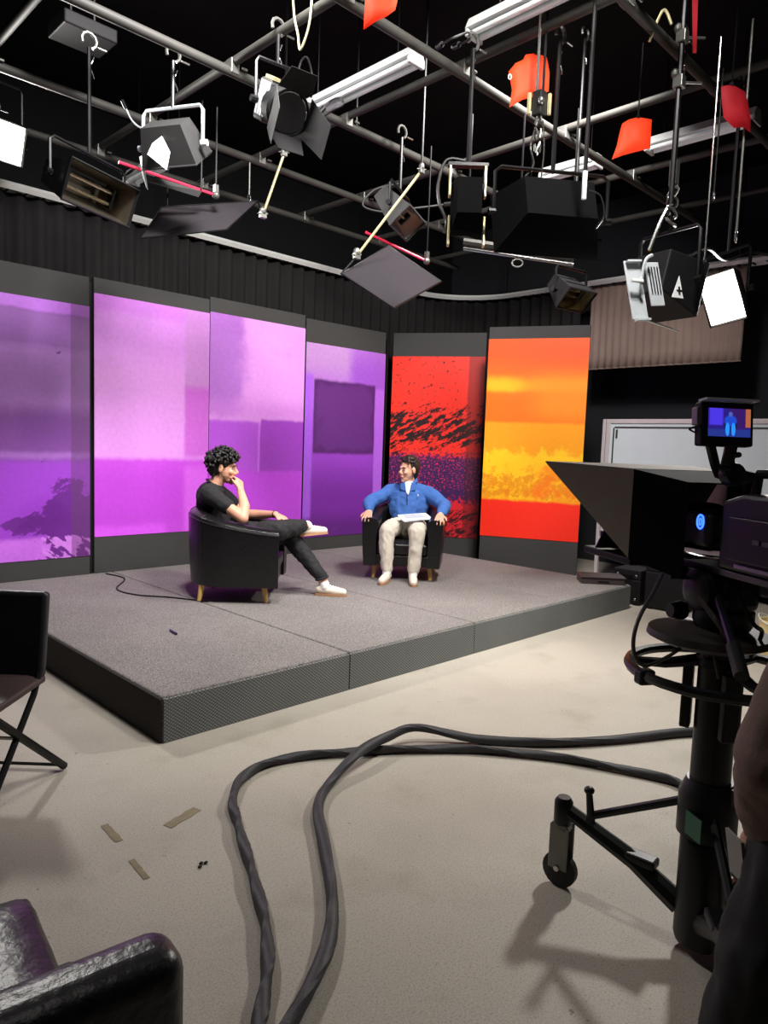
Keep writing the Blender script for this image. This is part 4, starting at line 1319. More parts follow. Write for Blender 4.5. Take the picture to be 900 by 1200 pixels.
# ================================================================ studio TV camera on its pedestal
PB0 = at_z(816, 1112, 0)
PB0.z = 0
AX = (V((4.7, 4.75, 0)) - PB0).normalized()
tv = thing('studio_camera', 'black TV studio camera with prompter hood on a wheeled pedestal', 'video camera', PB0, math.atan2(AX.y, AX.x) - PI / 2)
TVI = (T(PB0) @ RZ(math.atan2(AX.y, AX.x) - PI / 2)).inverted()
def tl(x, y, d): return TVI @ at_d(x, y, d)
def tz(x, y, z): return TVI @ at_z(x, y, z)
PED = mat('pedestal_black', (30, 31, 32), 0.42, 0.3, var=0.25)
MB().lathe([(0.066, 0.03), (0.072, 0.05), (0.072, 0.36), (0.066, 0.37)], 24).build('lower_column', PED, tv, smooth='auto')
MB().lathe([(0.072, 0.375), (0.086, 0.38), (0.086, 0.50), (0.078, 0.52), (0.066, 0.55)], 24).build('brake_collar', PED, tv, smooth='auto')
MB().lathe([(0.058, 0.52), (0.058, 0.90), (0.066, 0.905), (0.066, 0.93)], 24).build('upper_column', PED, tv, smooth='auto')
MB().lathe([(0.045, 0.93), (0.045, 1.02)], 20).build('piston', GREYM, tv, smooth='auto')
for a in (0.3, 2.4, 4.5):
    MB(RZ(a)).box((0.082, 0, 0.80), (0.03, 0.05, 0.20)).build('guide_rail', PED, tv, bevel=0.006)
MB(RZ(1.2)).box((0.105, 0, 0.44), (0.03, 0.09, 0.07)).build('brake_pedal', PED, tv, bevel=0.01)
MB().span((-0.09, -0.09, 0.40), (-0.086, -0.02, 0.47)).build('green_reflection', mat('green_reflection_tint', (40, 92, 66), 0.5), tv)  # green patch painting a reflection on the collar
# legs with casters
wl = tz(655, 1037, 0)
wl.z = 0
a0 = math.atan2(wl.y, wl.x)
Lg = V((wl.x, wl.y)).length
for k in range(3):
    R = RZ(a0 + k * 2 * PI / 3)
    lg = MB(R).tube([(0.06, 0, 0.12), (Lg * 0.45, 0, 0.20), (Lg + 0.02, 0, 0.295)], [0.036, 0.03, 0.024], 8).build('leg', PED, tv, smooth='auto')
    MB(R).box((Lg * 0.40, 0, 0.215), (0.10, 0.055, 0.03), T(0, 0, 0)).build('leg_bracket', PED, lg, bevel=0.008)
    MB(R).cyl((Lg * 0.80, 0, 0.29), (0.07, 0, 0.46), 0.014, 8).build('brace', PED, tv, smooth='auto')
    lv = MB(R).cyl((Lg * 0.78, 0, 0.27), (Lg * 0.80, 0.01, 0.38), 0.015, 8, r2=0.011).ell((Lg * 0.80, 0.01, 0.385), (0.018, 0.018, 0.014)).build('lock_lever', PED, lg, smooth='auto')
    MB(R).lathe([(0.026, 0.22), (0.032, 0.24), (0.032, 0.31), (0.022, 0.325)], 14, T(Lg, 0, 0)).build('caster_socket', PED, tv, smooth='auto')
    cs = MB(R).span((Lg - 0.035, -0.028, 0.07), (Lg + 0.035, -0.020, 0.23)).span((Lg - 0.035, 0.020, 0.07), (Lg + 0.035, 0.028, 0.23)).span((Lg - 0.03, -0.028, 0.21), (Lg + 0.03, 0.028, 0.235)).build('caster_fork', GREYM, tv, bevel=0.008)
    MB(R).lathe([(0.05, -0.016), (0.062, -0.012), (0.062, 0.012), (0.05, 0.016)], 20, T(Lg, 0, 0.062) @ RZ(0.0) @ RX(PI / 2)).build('wheel', RUBBER, cs, smooth='auto')
    MB(R).cyl((Lg, -0.034, 0.075), (Lg, 0.034, 0.075), 0.01, 8).build('axle', STEEL, cs)
# steering ring
RZH = 0.885
MB().tube([(0.255 * math.cos(t), 0.255 * math.sin(t), RZH) for t in [k * 2 * PI / 40 for k in range(40)]], 0.016, 8, closed=True).build('steering_ring', mat('ring_rubber', (30, 27, 26), 0.4, var=0.2), tv, smooth='auto')
for k in range(3):
    a = a0 + 0.35 + k * 2 * PI / 3
    MB(RZ(a)).tube([(0.05, 0, RZH + 0.03), (0.15, 0, RZH + 0.005), (0.245, 0, RZH)], [0.02, 0.016, 0.014], 8).build('ring_spoke', PED, tv, smooth='auto')
    MB(RZ(a + 0.6)).box((0.25, 0, RZH - 0.005), (0.05, 0.04, 0.045)).build('ring_clamp', PED, tv, bevel=0.008)
# grey topped flange under the head
MB(T(-0.03, 0.02, 0)).lathe([(0.06, 0.95), (0.13, 0.965), (0.175, 0.985), (0.17, 1.005), (0.05, 1.02)], 28).build('trim_weight_tray', mat('dusty_grey_plastic', (62, 58, 54), 0.6, var=0.15), tv, smooth='auto')
# pan and tilt head
HZ = 1.02
MB().lathe([(0.075, HZ), (0.085, HZ + 0.02), (0.085, HZ + 0.055), (0.06, HZ + 0.07)], 24).build('pan_base', PED, tv, smooth='auto')
MB().span((-0.055, -0.09, HZ + 0.06), (0.055, 0.09, HZ + 0.16)).build('tilt_body', PED, tv, smooth='auto', bevel=0.025, seg=3)
for s in (-1, 1):
    MB().lathe([(0.05, 0), (0.062, 0.008), (0.062, 0.03), (0.04, 0.04)], 20, T(s * 0.055, 0.02, HZ + 0.11) @ RY(s * PI / 2)).build('drag_dial', PED, tv, smooth='auto')
    MB().tube([(s * 0.06, -0.05, HZ + 0.10), (s * 0.12, -0.14, HZ + 0.09), (s * 0.20, -0.30, HZ + 0.02)], [0.013, 0.011, 0.011], 8).build('pan_bar', PED, tv, smooth='auto')
    MB().tube([(s * 0.19, -0.28, HZ + 0.03), (s * 0.235, -0.37, HZ - 0.02)], 0.018, 10).build('pan_grip', RUBBER, tv, smooth='auto')
MB().lathe([(0.026, 0), (0.03, 0.01), (0.022, 0.05)], 12, T(-0.06, 0.10, HZ + 0.03) @ RY(-PI / 2)).build('tilt_lock', PED, tv, smooth='auto')
CM = T(0, -0.15, 0)     # the camera sits back on its head to balance the prompter
MB(CM).span((-0.06, -0.22, HZ + 0.165), (0.06, 0.28, HZ + 0.185)).build('wedge_plate', GREYM, tv, bevel=0.004)
# camera body
BZ = HZ + 0.19
CAMB = mat('camera_body_plastic', (46, 44, 50), 0.42, var=0.2)
MB(CM).add([(s * 0.075, y, z) for s in (-1, 1) for y, z in ((-0.26, BZ), (0.10, BZ), (0.10, BZ + 0.19), (0.02, BZ + 0.215), (-0.20, BZ + 0.215), (-0.26, BZ + 0.17))],
         [(0, 1, 2, 3, 4, 5), (11, 10, 9, 8, 7, 6)] + [(i, i + 6, (i + 1) % 6 + 6, (i + 1) % 6) for i in range(6)]).build('camera_body', CAMB, tv, bevel=0.012)
MB(CM).span((-0.082, -0.20, BZ + 0.03), (-0.0755, 0.06, BZ + 0.15)).build('side_panel', mat('side_panel_plastic', (48, 44, 48), 0.35), tv, bevel=0.004)
MB(CM).span((-0.085, -0.12, BZ + 0.012), (-0.0755, 0.02, BZ + 0.022)).build('silver_trim', STEEL, tv)
for y in (-0.13, -0.09, -0.055):
    MB(CM).span((-0.086, y - 0.012, BZ + 0.085), (-0.0825, y + 0.012, BZ + 0.097)).build('side_button', GREYM, tv)
MB(CM).tube([(0, 0.06, BZ + 0.21), (0, 0.05, BZ + 0.27), (0, -0.14, BZ + 0.275), (0, -0.17, BZ + 0.21)], 0.014, 8).build('top_handle', CAMB, tv, smooth='auto')
GLED = mat('green_indicator', (60, 255, 60), 0.4, emit=(60, 255, 70), estr=4)
MB(CM).ell((-0.079, -0.235, BZ + 0.125), (0.006, 0.008, 0.008)).build('indicator_lamp', GLED, tv)
# lens
MB(CM).lathe([(0.062, 0.10), (0.066, 0.12), (0.066, 0.22), (0.074, 0.23), (0.078, 0.36), (0.07, 0.365), (0.066, 0.35), (0.001, 0.34)], 24, T(0, 0, BZ + 0.10) @ RX(-PI / 2)).build('zoom_lens', CAMB, tv, smooth='auto')
MB(CM).span((-0.10, 0.12, BZ + 0.05), (-0.062, 0.26, BZ + 0.15)).build('zoom_grip', CAMB, tv, smooth='auto', bevel=0.015, seg=3)
BLU = mat('blue_ring_light', (30, 60, 255), 0.4, emit=(40, 80, 255), estr=5)
MB(CM @ T(-0.1015, 0.15, BZ + 0.125) @ RZ(0.0)).tube([(0, 0.014 * math.cos(t), 0.020 * math.sin(t)) for t in [k * 2 * PI / 20 for k in range(20)]], 0.003, 5, closed=True).build('blue_indicator_ring', BLU, tv)
MB(CM @ T(-0.1015, 0.15, BZ + 0.125)).tube([(0, 0.005 * math.cos(t), 0.010 * math.sin(t)) for t in [k * 2 * PI / 14 for k in range(14)]], 0.0018, 5, closed=True).build('blue_indicator_digit', BLU, tv)
# prompter: rear cloth shroud, flared hood, glass, monitor tray
HOODO = mat('hood_outside_cloth', (150, 138, 128), 0.85, var=0.12)
HOODB = mat('hood_black_cloth', (12, 12, 14), 0.9, var=0.2, spec=0.1)
n0, n1, hb, ht = 0.36, 0.62, BZ - 0.02, BZ + 0.265
hw0, hw1 = 0.175, 0.30
sh = MB(CM).add([(-0.12, 0.19, BZ - 0.05), (0.12, 0.19, BZ - 0.05), (0.12, 0.19, BZ + 0.235), (-0.12, 0.19, BZ + 0.235),
          (-hw0, n0 + 0.03, hb), (hw0, n0 + 0.03, hb), (hw0, n0 + 0.03, ht), (-hw0, n0 + 0.03, ht)],
         [(0, 1, 5, 4), (1, 2, 6, 5), (2, 3, 7, 6), (3, 0, 4, 7)]).build('rear_shroud', HOODB, tv, solid=0.006)
MB(CM).add([(-hw0, n0 + 0.03, hb), (-hw0, n0 + 0.03, ht), (-hw0 - 0.13, n0 + 0.40, ht + 0.01)], [(0, 1, 2)]).build('hood_side', HOODO, tv, solid=0.006)
MB(CM).add([(hw0, n0 + 0.03, hb), (hw0, n0 + 0.03, ht), (hw0 + 0.13, n0 + 0.40, ht + 0.01)], [(0, 1, 2)]).build('hood_side', HOODO, tv, solid=0.006)
MB(CM).add([(-hw0, n0 + 0.03, ht), (hw0, n0 + 0.03, ht), (hw0 + 0.13, n0 + 0.40, ht + 0.01), (-hw0 - 0.13, n0 + 0.40, ht + 0.01)], [(0, 1, 2, 3)]).build('hood_top', HOODO, tv, solid=0.006)
GL = mat('prompter_glass', (40, 42, 44), 0.05, 0.0, var=0.02)
MB(CM).slab([(-hw0 + 0.01, n0 + 0.05, ht - 0.01), (hw0 - 0.01, n0 + 0.05, ht - 0.01), (hw0 - 0.01, n0 + 0.26, hb + 0.0), (-hw0 + 0.01, n0 + 0.26, hb + 0.0)], 0.004).build('beam_splitter_glass', GL, tv)
MB(CM).span((-hw0 + 0.02, n0 + 0.05, hb - 0.03), (hw0 - 0.02, n0 + 0.36, hb - 0.005)).build('prompter_screen', BLACK, tv, bevel=0.005)
for s in (-1, 1):
    MB(CM).span((s * 0.05 - 0.01, 0.10, BZ - 0.022), (s * 0.05 + 0.01, n0 + 0.34, BZ - 0.004)).build('support_rail', GREYM, tv)
MB(CM).span((-0.05, n0 - 0.02, hb - 0.06), (0.05, n0 + 0.02, hb - 0.03)).build('rail_bracket', PED, tv)
# viewfinder monitor on its arm, screen towards the photographer
mc = tl(853, 497, 1.98)
dcam = (TVI.to_3x3() @ (-CF + CR * 0.16)).normalized()
MV = T(mc) @ look(dcam)          # +Y towards the photographer, +X to the photographer's left
mw, mh = 0.160, 0.122
vf = MB(MV).box((0, -0.018, 0), (mw, 0.036, mh)).build('viewfinder', BLACK, tv, bevel=0.006)
MB(MV).box((0, 0.004, mh / 2 + 0.004), (mw, 0.04, 0.006)).build('sun_lip', PALE, vf)
SCR = art('viewfinder_picture', (40, 26, 120), [
    R_(0, 1, 0.0, 0.26, (34, 50, 130), 0.02), R_(0.5, 0.9, 0.28, 1, (52, 24, 96), 0.03), R_(0.88, 1, 0.35, 1, (170, 92, 60), 0.01),
    R_(0.02, 0.34, 0.40, 1, (70, 52, 214), 0.03),
    ('disc', 0, 1, 0, 1, 0, (20, 30, 60), 1.0, (0.52, 0.42, 0.17, 0.26)),
    ('disc', 0, 1, 0, 1, 0, (30, 70, 190), 1.0, (0.52, 0.56, 0.15, 0.20)),
    ('disc', 0, 1, 0, 1, 0, (70, 90, 170), 1.0, (0.52, 0.80, 0.05, 0.09)),
    ('disc', 0, 1, 0, 1, 0, (40, 140, 250), 1.0, (0.45, 0.26, 0.05, 0.24)),
    ('disc', 0, 1, 0, 1, 0, (40, 140, 250), 1.0, (0.59, 0.26, 0.05, 0.24))], emission=1.1, grain=0.02)
so = MB().box((0, 0, 0), (0.128, 0.002, 0.078)).build('screen', SCR, vf)
so.matrix_local = MV @ T(-0.004, 0.0012, 0.004) @ RZ(PI)
MB(MV).box((0.088, -0.01, 0.02), (0.014, 0.03, 0.05)).build('side_knob', GREYM, vf, bevel=0.003)
arm = [tl(857, 522, 1.98), tl(852, 545, 2.0), tl(858, 556, 2.02), tl(878, 560, 2.05), tl(880, 585, 2.08)]
MB().tube(arm[:2], 0.017, 8).build('arm_post', PED, tv, smooth='auto')
MB().tube(arm[1:], 0.022, 8).build('arm_elbow', PED, tv, smooth='auto')
MB().cyl(tl(866, 533, 1.95), tl(858, 534, 2.0), 0.008, 8).build('arm_knob', PED, tv)
MB().lathe([(0.03, -0.02), (0.034, -0.01), (0.034, 0.01), (0.03, 0.02)], 16, T(arm[2]) @ look(dcam) @ RX(PI / 2)).build('arm_pivot', PED, tv, smooth='auto')
MB().tube([tl(832, 520, 2.0), tl(838, 545, 2.05), tl(842, 556, 2.12)], 0.014, 8).build('arm_strut', PED, tv, smooth='auto')
MB().tube(spline([tl(820, 500, 2.0), tl(812, 501, 2.0), tl(808, 503, 2.0), tl(815, 507, 2.0), tl(822, 510, 2.0)]), 0.003, 6).build('video_lead', BLACKM, vf)
# control leads
MB().tube(spline([tl(776, 672, 2.05), tl(765, 695, 2.0), tl(750, 722, 1.95), tl(743, 745, 1.93), tl(743, 765, 1.93), tl(750, 778, 1.95), tl(762, 779, 2.0), tl(790, 765, 2.05), tl(815, 745, 2.08), tl(828, 742, 2.08), tl(834, 755, 2.06), tl(838, 775, 2.05), tl(842, 795, 2.05)]), 0.0055, 6).build('control_lead', mat('grey_lead', (70, 68, 66), 0.5), tv, smooth='auto')
MB().tube(spline([tl(818, 700, 2.02), tl(832, 718, 2.0), tl(846, 738, 1.98), tl(852, 760, 2.0)]), 0.008, 6).build('control_lead', mat('mauve_lead', (96, 84, 90), 0.5), tv, smooth='auto')
MB().tube(spline([tl(862, 690, 1.98), tl(868, 705, 1.97), tl(884, 732, 1.98), tl(893, 742, 2.02), tl(880, 770, 2.06)]), 0.006, 6).build('control_lead', BLACKM, tv, smooth='auto')
MB().tube(spline([V((0.02, -0.075, 0.55)), V((0.01, -0.082, 0.40)), V((0.02, -0.085, 0.25)), V((0.04, -0.082, 0.12)), V((0.05, -0.14, 0.012)), V((0.12, -0.2, 0.010))]), 0.006, 6).build('column_lead', mat('grey_lead', (70, 68, 66), 0.5), tv, smooth='auto')

# ================================================================ people
SKIN = mat('skin', (222, 164, 136), 0.5, var=0.08, scale=14)
SKIN2 = mat('skin_rosy', (224, 170, 144), 0.5, var=0.08, scale=14)
HAIR1 = mat('black_hair', (20, 16, 15), 0.45, var=0.4, scale=60, bump=0.5, bscale=120)
HAIR2 = mat('brown_hair', (40, 28, 22), 0.45, var=0.4, scale=60, bump=0.5, bscale=120)
BTEE = mat('black_tee_cotton', (26, 25, 28), 0.85, var=0.2, bump=0.1)
BTRO = mat('black_trouser_cotton', (24, 24, 27), 0.8, var=0.2, bump=0.1)
BLUE = mat('blue_knit', (62, 106, 178), 0.9, var=0.12, bump=0.3, bscale=160)
BEIGE = mat('beige_chino', (214, 206, 190), 0.85, var=0.1, bump=0.12)
SHOE = mat('off_white_suede', (226, 214, 198), 0.7, var=0.08)
SOLE = mat('gum_sole', (176, 130, 96), 0.6, var=0.1)
SOCK = mat('white_sock', (232, 232, 230), 0.9, var=0.05)
LACE = mat('white_lace', (244, 242, 238), 0.8, var=0.04)
LIP = mat('lip', (176, 98, 88), 0.5, var=0.1)
EYEW = mat('eye_white', (190, 178, 168), 0.4, var=0.03)
IRIS = mat('dark_iris', (34, 22, 16), 0.2, var=0.2)

def head_shapes(mb, H):
    """H: head frame, origin at the middle of the skull, +X where the face looks, +Y left, Z up"""
    mb.ell((-0.012, 0, 0.035), (0.094, 0.076, 0.088), H)            # cranium
    mb.ell((0.028, 0, -0.025), (0.062, 0.064, 0.085), H)            # face
    mb.ell((0.045, 0, -0.082), (0.042, 0.043, 0.034), H)            # jaw and chin
    mb.ell((0.072, 0, -0.105), (0.018, 0.020, 0.016), H)            # chin
    mb.ell((0.082, 0, 0.020), (0.012, 0.048, 0.012), H)             # brow
    mb.add(*cone(H @ V((0.086, 0, 0.010)), H @ V((0.112, 0, -0.030)), 0.009, 0.014))
    mb.ell((0.094, 0, -0.034), (0.016, 0.017, 0.010), H)            # nostrils
    mb.ell((0.086, 0, -0.066), (0.012, 0.024, 0.011), H)            # mouth
    for s in (-1, 1):
        mb.ell((0.066, s * 0.040, -0.025), (0.026, 0.020, 0.022), H)  # cheeks
        mb.ell((-0.004, s * 0.079, -0.008), (0.020, 0.009, 0.032), H @ RZ(0))  # ears
def cone(a, b, r0, r1, n=10):
    m = MB().tube([a, b], [r0, r1], n)
    return m.v, m.f
def face_parts(parent, H, hairm):
    for s in (-1, 1):
        e = MB(H).ell((0.080, s * 0.031, 0.000), (0.0085, 0.011, 0.0055)).build('eye', EYEW, parent, smooth=True)
        MB(H).ell((0.0865, s * 0.031, 0.000), (0.004, 0.0055, 0.0052)).build('iris', IRIS, e, smooth=True)
        MB(H).tube([(0.090, s * 0.014, 0.022), (0.092, s * 0.032, 0.028), (0.080, s * 0.054, 0.022)], [0.004, 0.0055, 0.003], 6).build('eyebrow', hairm, parent, smooth=True)
    MB(H).tube([(0.090, -0.024, -0.067), (0.0975, -0.008, -0.063), (0.0975, 0.008, -0.063), (0.090, 0.024, -0.067)], [0.003, 0.006, 0.006, 0.003], 6).build('lips', LIP, parent, smooth=True)
def hand_shapes(mb, wrist, d, n, side, curl=0.35, size=1.0, spread=0.12, thumb=0.6):
    """wrist point, d direction of the hand, n palm-out normal (back of hand), side +1 if the thumb lies along d x n"""
    d, n = V(d).normalized(), V(n).normalized()
    n = (n - d * n.dot(d)).normalized()
    t = d.cross(n) * side
    w = V(wrist)
    k = size
    for i in range(5):       # palm: a fan of metacarpals
        f = (i - 2) / 2
        mb.cap(w + t * f * 0.018 * k, 0.017 * k, w + d * 0.082 * k + t * f * 0.031 * k, 0.0125 * k, 8)
    lens = (0.072, 0.082, 0.076, 0.060)
    for i, L_ in enumerate(lens):
        f = 1 - i * 2 / 3
        base = w + d * 0.085 * k + t * f * 0.030 * k
        dd = (d + t * f * spread).normalized()
        p = base
        ang = 0
        for j, fr_ in enumerate((0.45, 0.32, 0.23)):
            ang += curl * (0.7 if j == 0 else 1.1)
            v_ = dd * math.cos(ang) - n * math.sin(ang)
            q = p + v_ * L_ * fr_ * k
            mb.cap(p, (0.0098 - 0.0008 * j) * k, q, (0.0092 - 0.0009 * j) * k, 8)
            p = q
    b0 = w + d * 0.018 * k + t * 0.026 * k
    b1 = b0 + (d * 0.75 + t * thumb - n * 0.25).normalized() * 0.042 * k
    b2 = b1 + (d * 0.95 + t * 0.25 - n * 0.35).normalized() * 0.032 * k
    mb.cap(b0, 0.0145 * k, b1, 0.0115 * k, 8)
    mb.cap(b1, 0.0112 * k, b2, 0.0090 * k, 8)
def shoe(parent, ankle, toe_dir, up, size=0.275, sock=True):
    """ankle joint, direction of the toes, up of the shoe"""
    y = V(toe_dir).normalized()
    z = (V(up) - y * V(up).dot(y)).normalized()
    x = y.cross(z)
    M = T(ankle) @ Matrix((x, y, z)).transposed().to_4x4() @ T(0, 0, -0.085)
    k = size / 0.275
    mb = MB(M)
    mb.cap((0, -0.045 * k, 0.055), 0.036 * k, (0, 0.06 * k, 0.048), 0.040 * k)
    mb.cap((0, 0.06 * k, 0.046), 0.040 * k, (0.004, 0.155 * k, 0.036), 0.033 * k)
    mb.cap((0, -0.03, 0.06), 0.036, (0, -0.01, 0.090), 0.040)
    u = voxel('shoe', mb, SHOE, parent, 0.006, 3)
    sm = MB(M)
    out = []
    for i in range(20):
        t = 2 * PI * i / 20
        yy = 0.053 * k + math.cos(t) * 0.140 * k
        ww = 0.039 * k * (1.0 if yy > 0.05 else 0.9) * (abs(math.sin(t)) ** 0.7) * (1 if math.sin(t) >= 0 else -1)
        out.append((ww, yy, 0))
    n = len(out)
    sm.add([(a, b, 0.002) for a, b, c in out] + [(a * 1.03, b, 0.022) for a, b, c in out], [tuple(range(n)), tuple(range(2 * n - 1, n - 1, -1))] + [(i, (i + 1) % n, (i + 1) % n + n, i + n) for i in range(n)])
    sm.build('sole', SOLE, u, smooth='auto')
    for j in range(4):
        yy = 0.045 + 0.022 * j
        MB(M).tube([(-0.022, yy, 0.078 - 0.004 * j), (0, yy + 0.004, 0.092 - 0.005 * j), (0.022, yy, 0.078 - 0.004 * j)], 0.004, 5).build('lace', LACE, u)
    return u
def curls(mb, H, cond, n, r0, r1, seed, jit=0.010, rad=(0.103, 0.086, 0.098)):
    rnd = random.Random(seed)
    k = 0
    while k < n:
        v_ = V((rnd.gauss(0, 1), rnd.gauss(0, 1), rnd.gauss(0, 1))).normalized()
        if not cond(v_): continue
        p = V((-0.012 + v_.x * rad[0], v_.y * rad[1], 0.035 + v_.z * rad[2])) + v_ * rnd.uniform(-0.2, 1) * jit
        r_ = rnd.uniform(r0, r1)
        mb.ell(p, (r_, r_, r_), H, 8, 6)
        k += 1

# ---------------------------------------------------------------- man in black, side on
m1 = thing('person', 'dark curly haired man in black T-shirt sitting cross legged, hand at his chin', 'person', C1, math.atan2(F1.y, F1.x), 'the two men talking on stage')
H1 = T(-0.135, 0.0, 1.060) @ RZ(-0.06) @ RY(0.10) @ Matrix.Scale(1.08, 4)
body = MB()
head_shapes(body, H1)
body.chain([((-0.215, 0, 0.90), 0.062), ((-0.155, 0, 1.00), 0.055)])
body.chain([((-0.19, 0, 0.49), 0.125), ((-0.21, 0, 0.67), 0.115), ((-0.225, 0, 0.83), 0.115)])
for s in (-1, 1):
    body.cap((-0.22, s * 0.05, 0.86), 0.07, (-0.215, s * 0.165, 0.855), 0.055)
# right arm: elbow on the arm of the chair, hand to the chin
body.chain([((-0.215, -0.185, 0.855), 0.055), ((0.075, -0.315, 0.680), 0.045)])
body.chain([((0.075, -0.315, 0.680), 0.044), ((0.075, -0.24, 0.77), 0.043), ((0.022, -0.115, 0.888), 0.029)])
hand_shapes(body, (0.022, -0.115, 0.888), (-0.20, 0.55, 0.80), (0.85, -0.5, 0.2), -1, curl=0.75, thumb=0.5, size=1.05)
# left arm across to the knee
body.chain([((-0.215, 0.185, 0.855), 0.055), ((0.0, 0.27, 0.655), 0.045)])
body.chain([((0.0, 0.27, 0.655), 0.044), ((0.14, 0.20, 0.660), 0.042), ((0.29, 0.07, 0.680), 0.028)])
hand_shapes(body, (0.29, 0.07, 0.680), (0.75, -0.25, -0.30), (0.1, -0.1, 1), 1, curl=0.4)
# legs
body.chain([((-0.16, 0.10, 0.48), 0.09), ((0.40, 0.12, 0.505), 0.06), ((0.705, 0.06, 0.13), 0.042), ((0.72, 0.055, 0.09), 0.036)])
body.chain([((-0.16, -0.10, 0.48), 0.09), ((0.33, -0.20, 0.575), 0.06), ((0.53, 0.07, 0.59), 0.042), ((0.56, 0.10, 0.585), 0.036)])
bo1 = voxel('body', body, SKIN, m1, 0.0065, 3)
face_parts(bo1, H1, HAIR1)
tee = MB()
tee.chain([((-0.19, 0, 0.48), 0.145), ((-0.215, 0, 0.66), 0.135), ((-0.23, 0, 0.82), 0.130)])
tee.ell((-0.225, 0, 0.81), (0.115, 0.20, 0.095))
for s in (-1, 1):
    tee.cap((-0.22, s * 0.04, 0.865), 0.075, (-0.215, s * 0.17, 0.855), 0.072)
tee.cap((-0.215, -0.18, 0.852), 0.074, (-0.065, -0.250, 0.765), 0.068)
tee.cap((-0.215, 0.18, 0.852), 0.074, (-0.105, 0.230, 0.755), 0.068)
t1 = voxel('t_shirt', tee, BTEE, m1, 0.008, 4, wrinkle=0.006, wscale=12)
MB().tube([(-0.205 + 0.068 * math.cos(t), 0.072 * math.sin(t), 0.928 - 0.032 * math.cos(t)) for t in [k * 2 * PI / 24 for k in range(24)]], 0.008, 6, closed=True).build('collar', BTEE, t1, smooth=True)
tro = MB()
tro.chain([((-0.20, 0, 0.50), 0.15), ((-0.13, 0, 0.49), 0.15)])
tro.chain([((-0.16, 0.10, 0.485), 0.11), ((0.40, 0.12, 0.505), 0.085), ((0.56, 0.09, 0.31), 0.072), ((0.685, 0.063, 0.165), 0.053)])
tro.chain([((-0.16, -0.10, 0.485), 0.11), ((0.10, -0.16, 0.54), 0.10), ((0.33, -0.20, 0.575), 0.088), ((0.46, -0.03, 0.585), 0.074), ((0.515, 0.06, 0.59), 0.056)])
tr1 = voxel('trousers', tro, BTRO, m1, 0.009, 4, wrinkle=0.009, wscale=14)
MB().tube([V((0.695, 0.060, 0.150)) + V((0.05 * math.cos(t), 0.05 * math.sin(t), 0.016 * math.cos(t))) for t in [k * 2 * PI / 16 for k in range(16)]], 0.010, 6, closed=True).build('cuff', BTRO, tr1, smooth=True)
s1 = voxel('sock', MB().cap((0.713, 0.055, 0.105), 0.043, (0.722, 0.055, 0.075), 0.045), SOCK, m1, 0.007, 2)
s2 = voxel('sock', MB().cap((0.535, 0.085, 0.59), 0.044, (0.555, 0.105, 0.587), 0.046), SOCK, m1, 0.007, 2)
shoe(m1, (0.722, 0.055, 0.085), (1, -0.10, 0.0), (0, 0, 1))
shoe(m1, (0.555, 0.12, 0.580), (0.80, 0.50, 0.05), (-0.1, 0.15, 0.97))
hr = MB()
hr.ell((-0.018, 0, 0.045), (0.098, 0.084, 0.090), H1)
hr.ell((-0.055, 0, -0.01), (0.062, 0.074, 0.075), H1)
curls(hr, H1, lambda v_: (v_.z > 0.10 and v_.x < 0.93) or (v_.x < -0.25 and v_.z > -0.85), 520, 0.007, 0.014, 3, 0.034)
curls(hr, H1, lambda v_: v_.x > 0.5 and 0.40 < v_.z < 0.85, 110, 0.006, 0.012, 4, 0.034)
voxel('hair', hr, HAIR1, m1, 0.004, 1, 0.35)
MB().tube([V((0.282, 0.078, 0.679)) + V((0.026 * 0.6 * math.cos(t), 0.026 * math.cos(t), 0.030 * math.sin(t))) for t in [k * 2 * PI / 16 for k in range(16)]], 0.004, 5, closed=True).build('bracelet', BLACKM, m1)

# ---------------------------------------------------------------- man in blue, facing the camera
m2 = thing('person', 'brown haired man in blue quarter zip jumper and beige trousers with papers on his lap', 'person', C2, math.atan2(F2.y, F2.x), 'the two men talking on stage')
H2 = T(-0.125, -0.01, 1.055) @ RZ(-0.72) @ RY(0.04) @ Matrix.Scale(1.05, 4)
body = MB()
head_shapes(body, H2)
body.chain([((-0.175, 0, 0.87), 0.064), ((-0.145, -0.003, 1.00), 0.056)])
body.chain([((-0.15, 0, 0.47), 0.13), ((-0.175, 0, 0.64), 0.12), ((-0.185, 0, 0.81), 0.12)])
for s in (-1, 1):
    body.cap((-0.18, s * 0.05, 0.84), 0.072, (-0.18, s * 0.17, 0.825), 0.056)
    body.chain([((-0.18, s * 0.19, 0.82), 0.055), ((-0.06, s * 0.375, 0.71), 0.046), ((0.12, s * 0.370, 0.675), 0.036), ((0.22, s * 0.350, 0.645), 0.030)])
    hand_shapes(body, (0.225, s * 0.348, 0.640), (1, -s * 0.02, -0.30), (0.2, 0, 1), -s, curl=0.30, spread=0.30, thumb=0.8, size=1.05)
    body.chain([((-0.10, s * 0.10, 0.465), 0.09), ((0.37, s * 0.145, 0.475), 0.058), ((0.42, s * 0.125, 0.15), 0.040), ((0.425, s * 0.125, 0.09), 0.036)])
bo2 = voxel('body', body, SKIN2, m2, 0.0065, 3)
face_parts(bo2, H2, HAIR2)
jm = MB()
jm.chain([((-0.13, 0, 0.49), 0.160), ((-0.165, 0, 0.62), 0.160), ((-0.175, 0, 0.78), 0.140)])
jm.ell((-0.165, 0, 0.68), (0.145, 0.215, 0.20))
jm.ell((-0.175, 0, 0.79), (0.125, 0.205, 0.10))
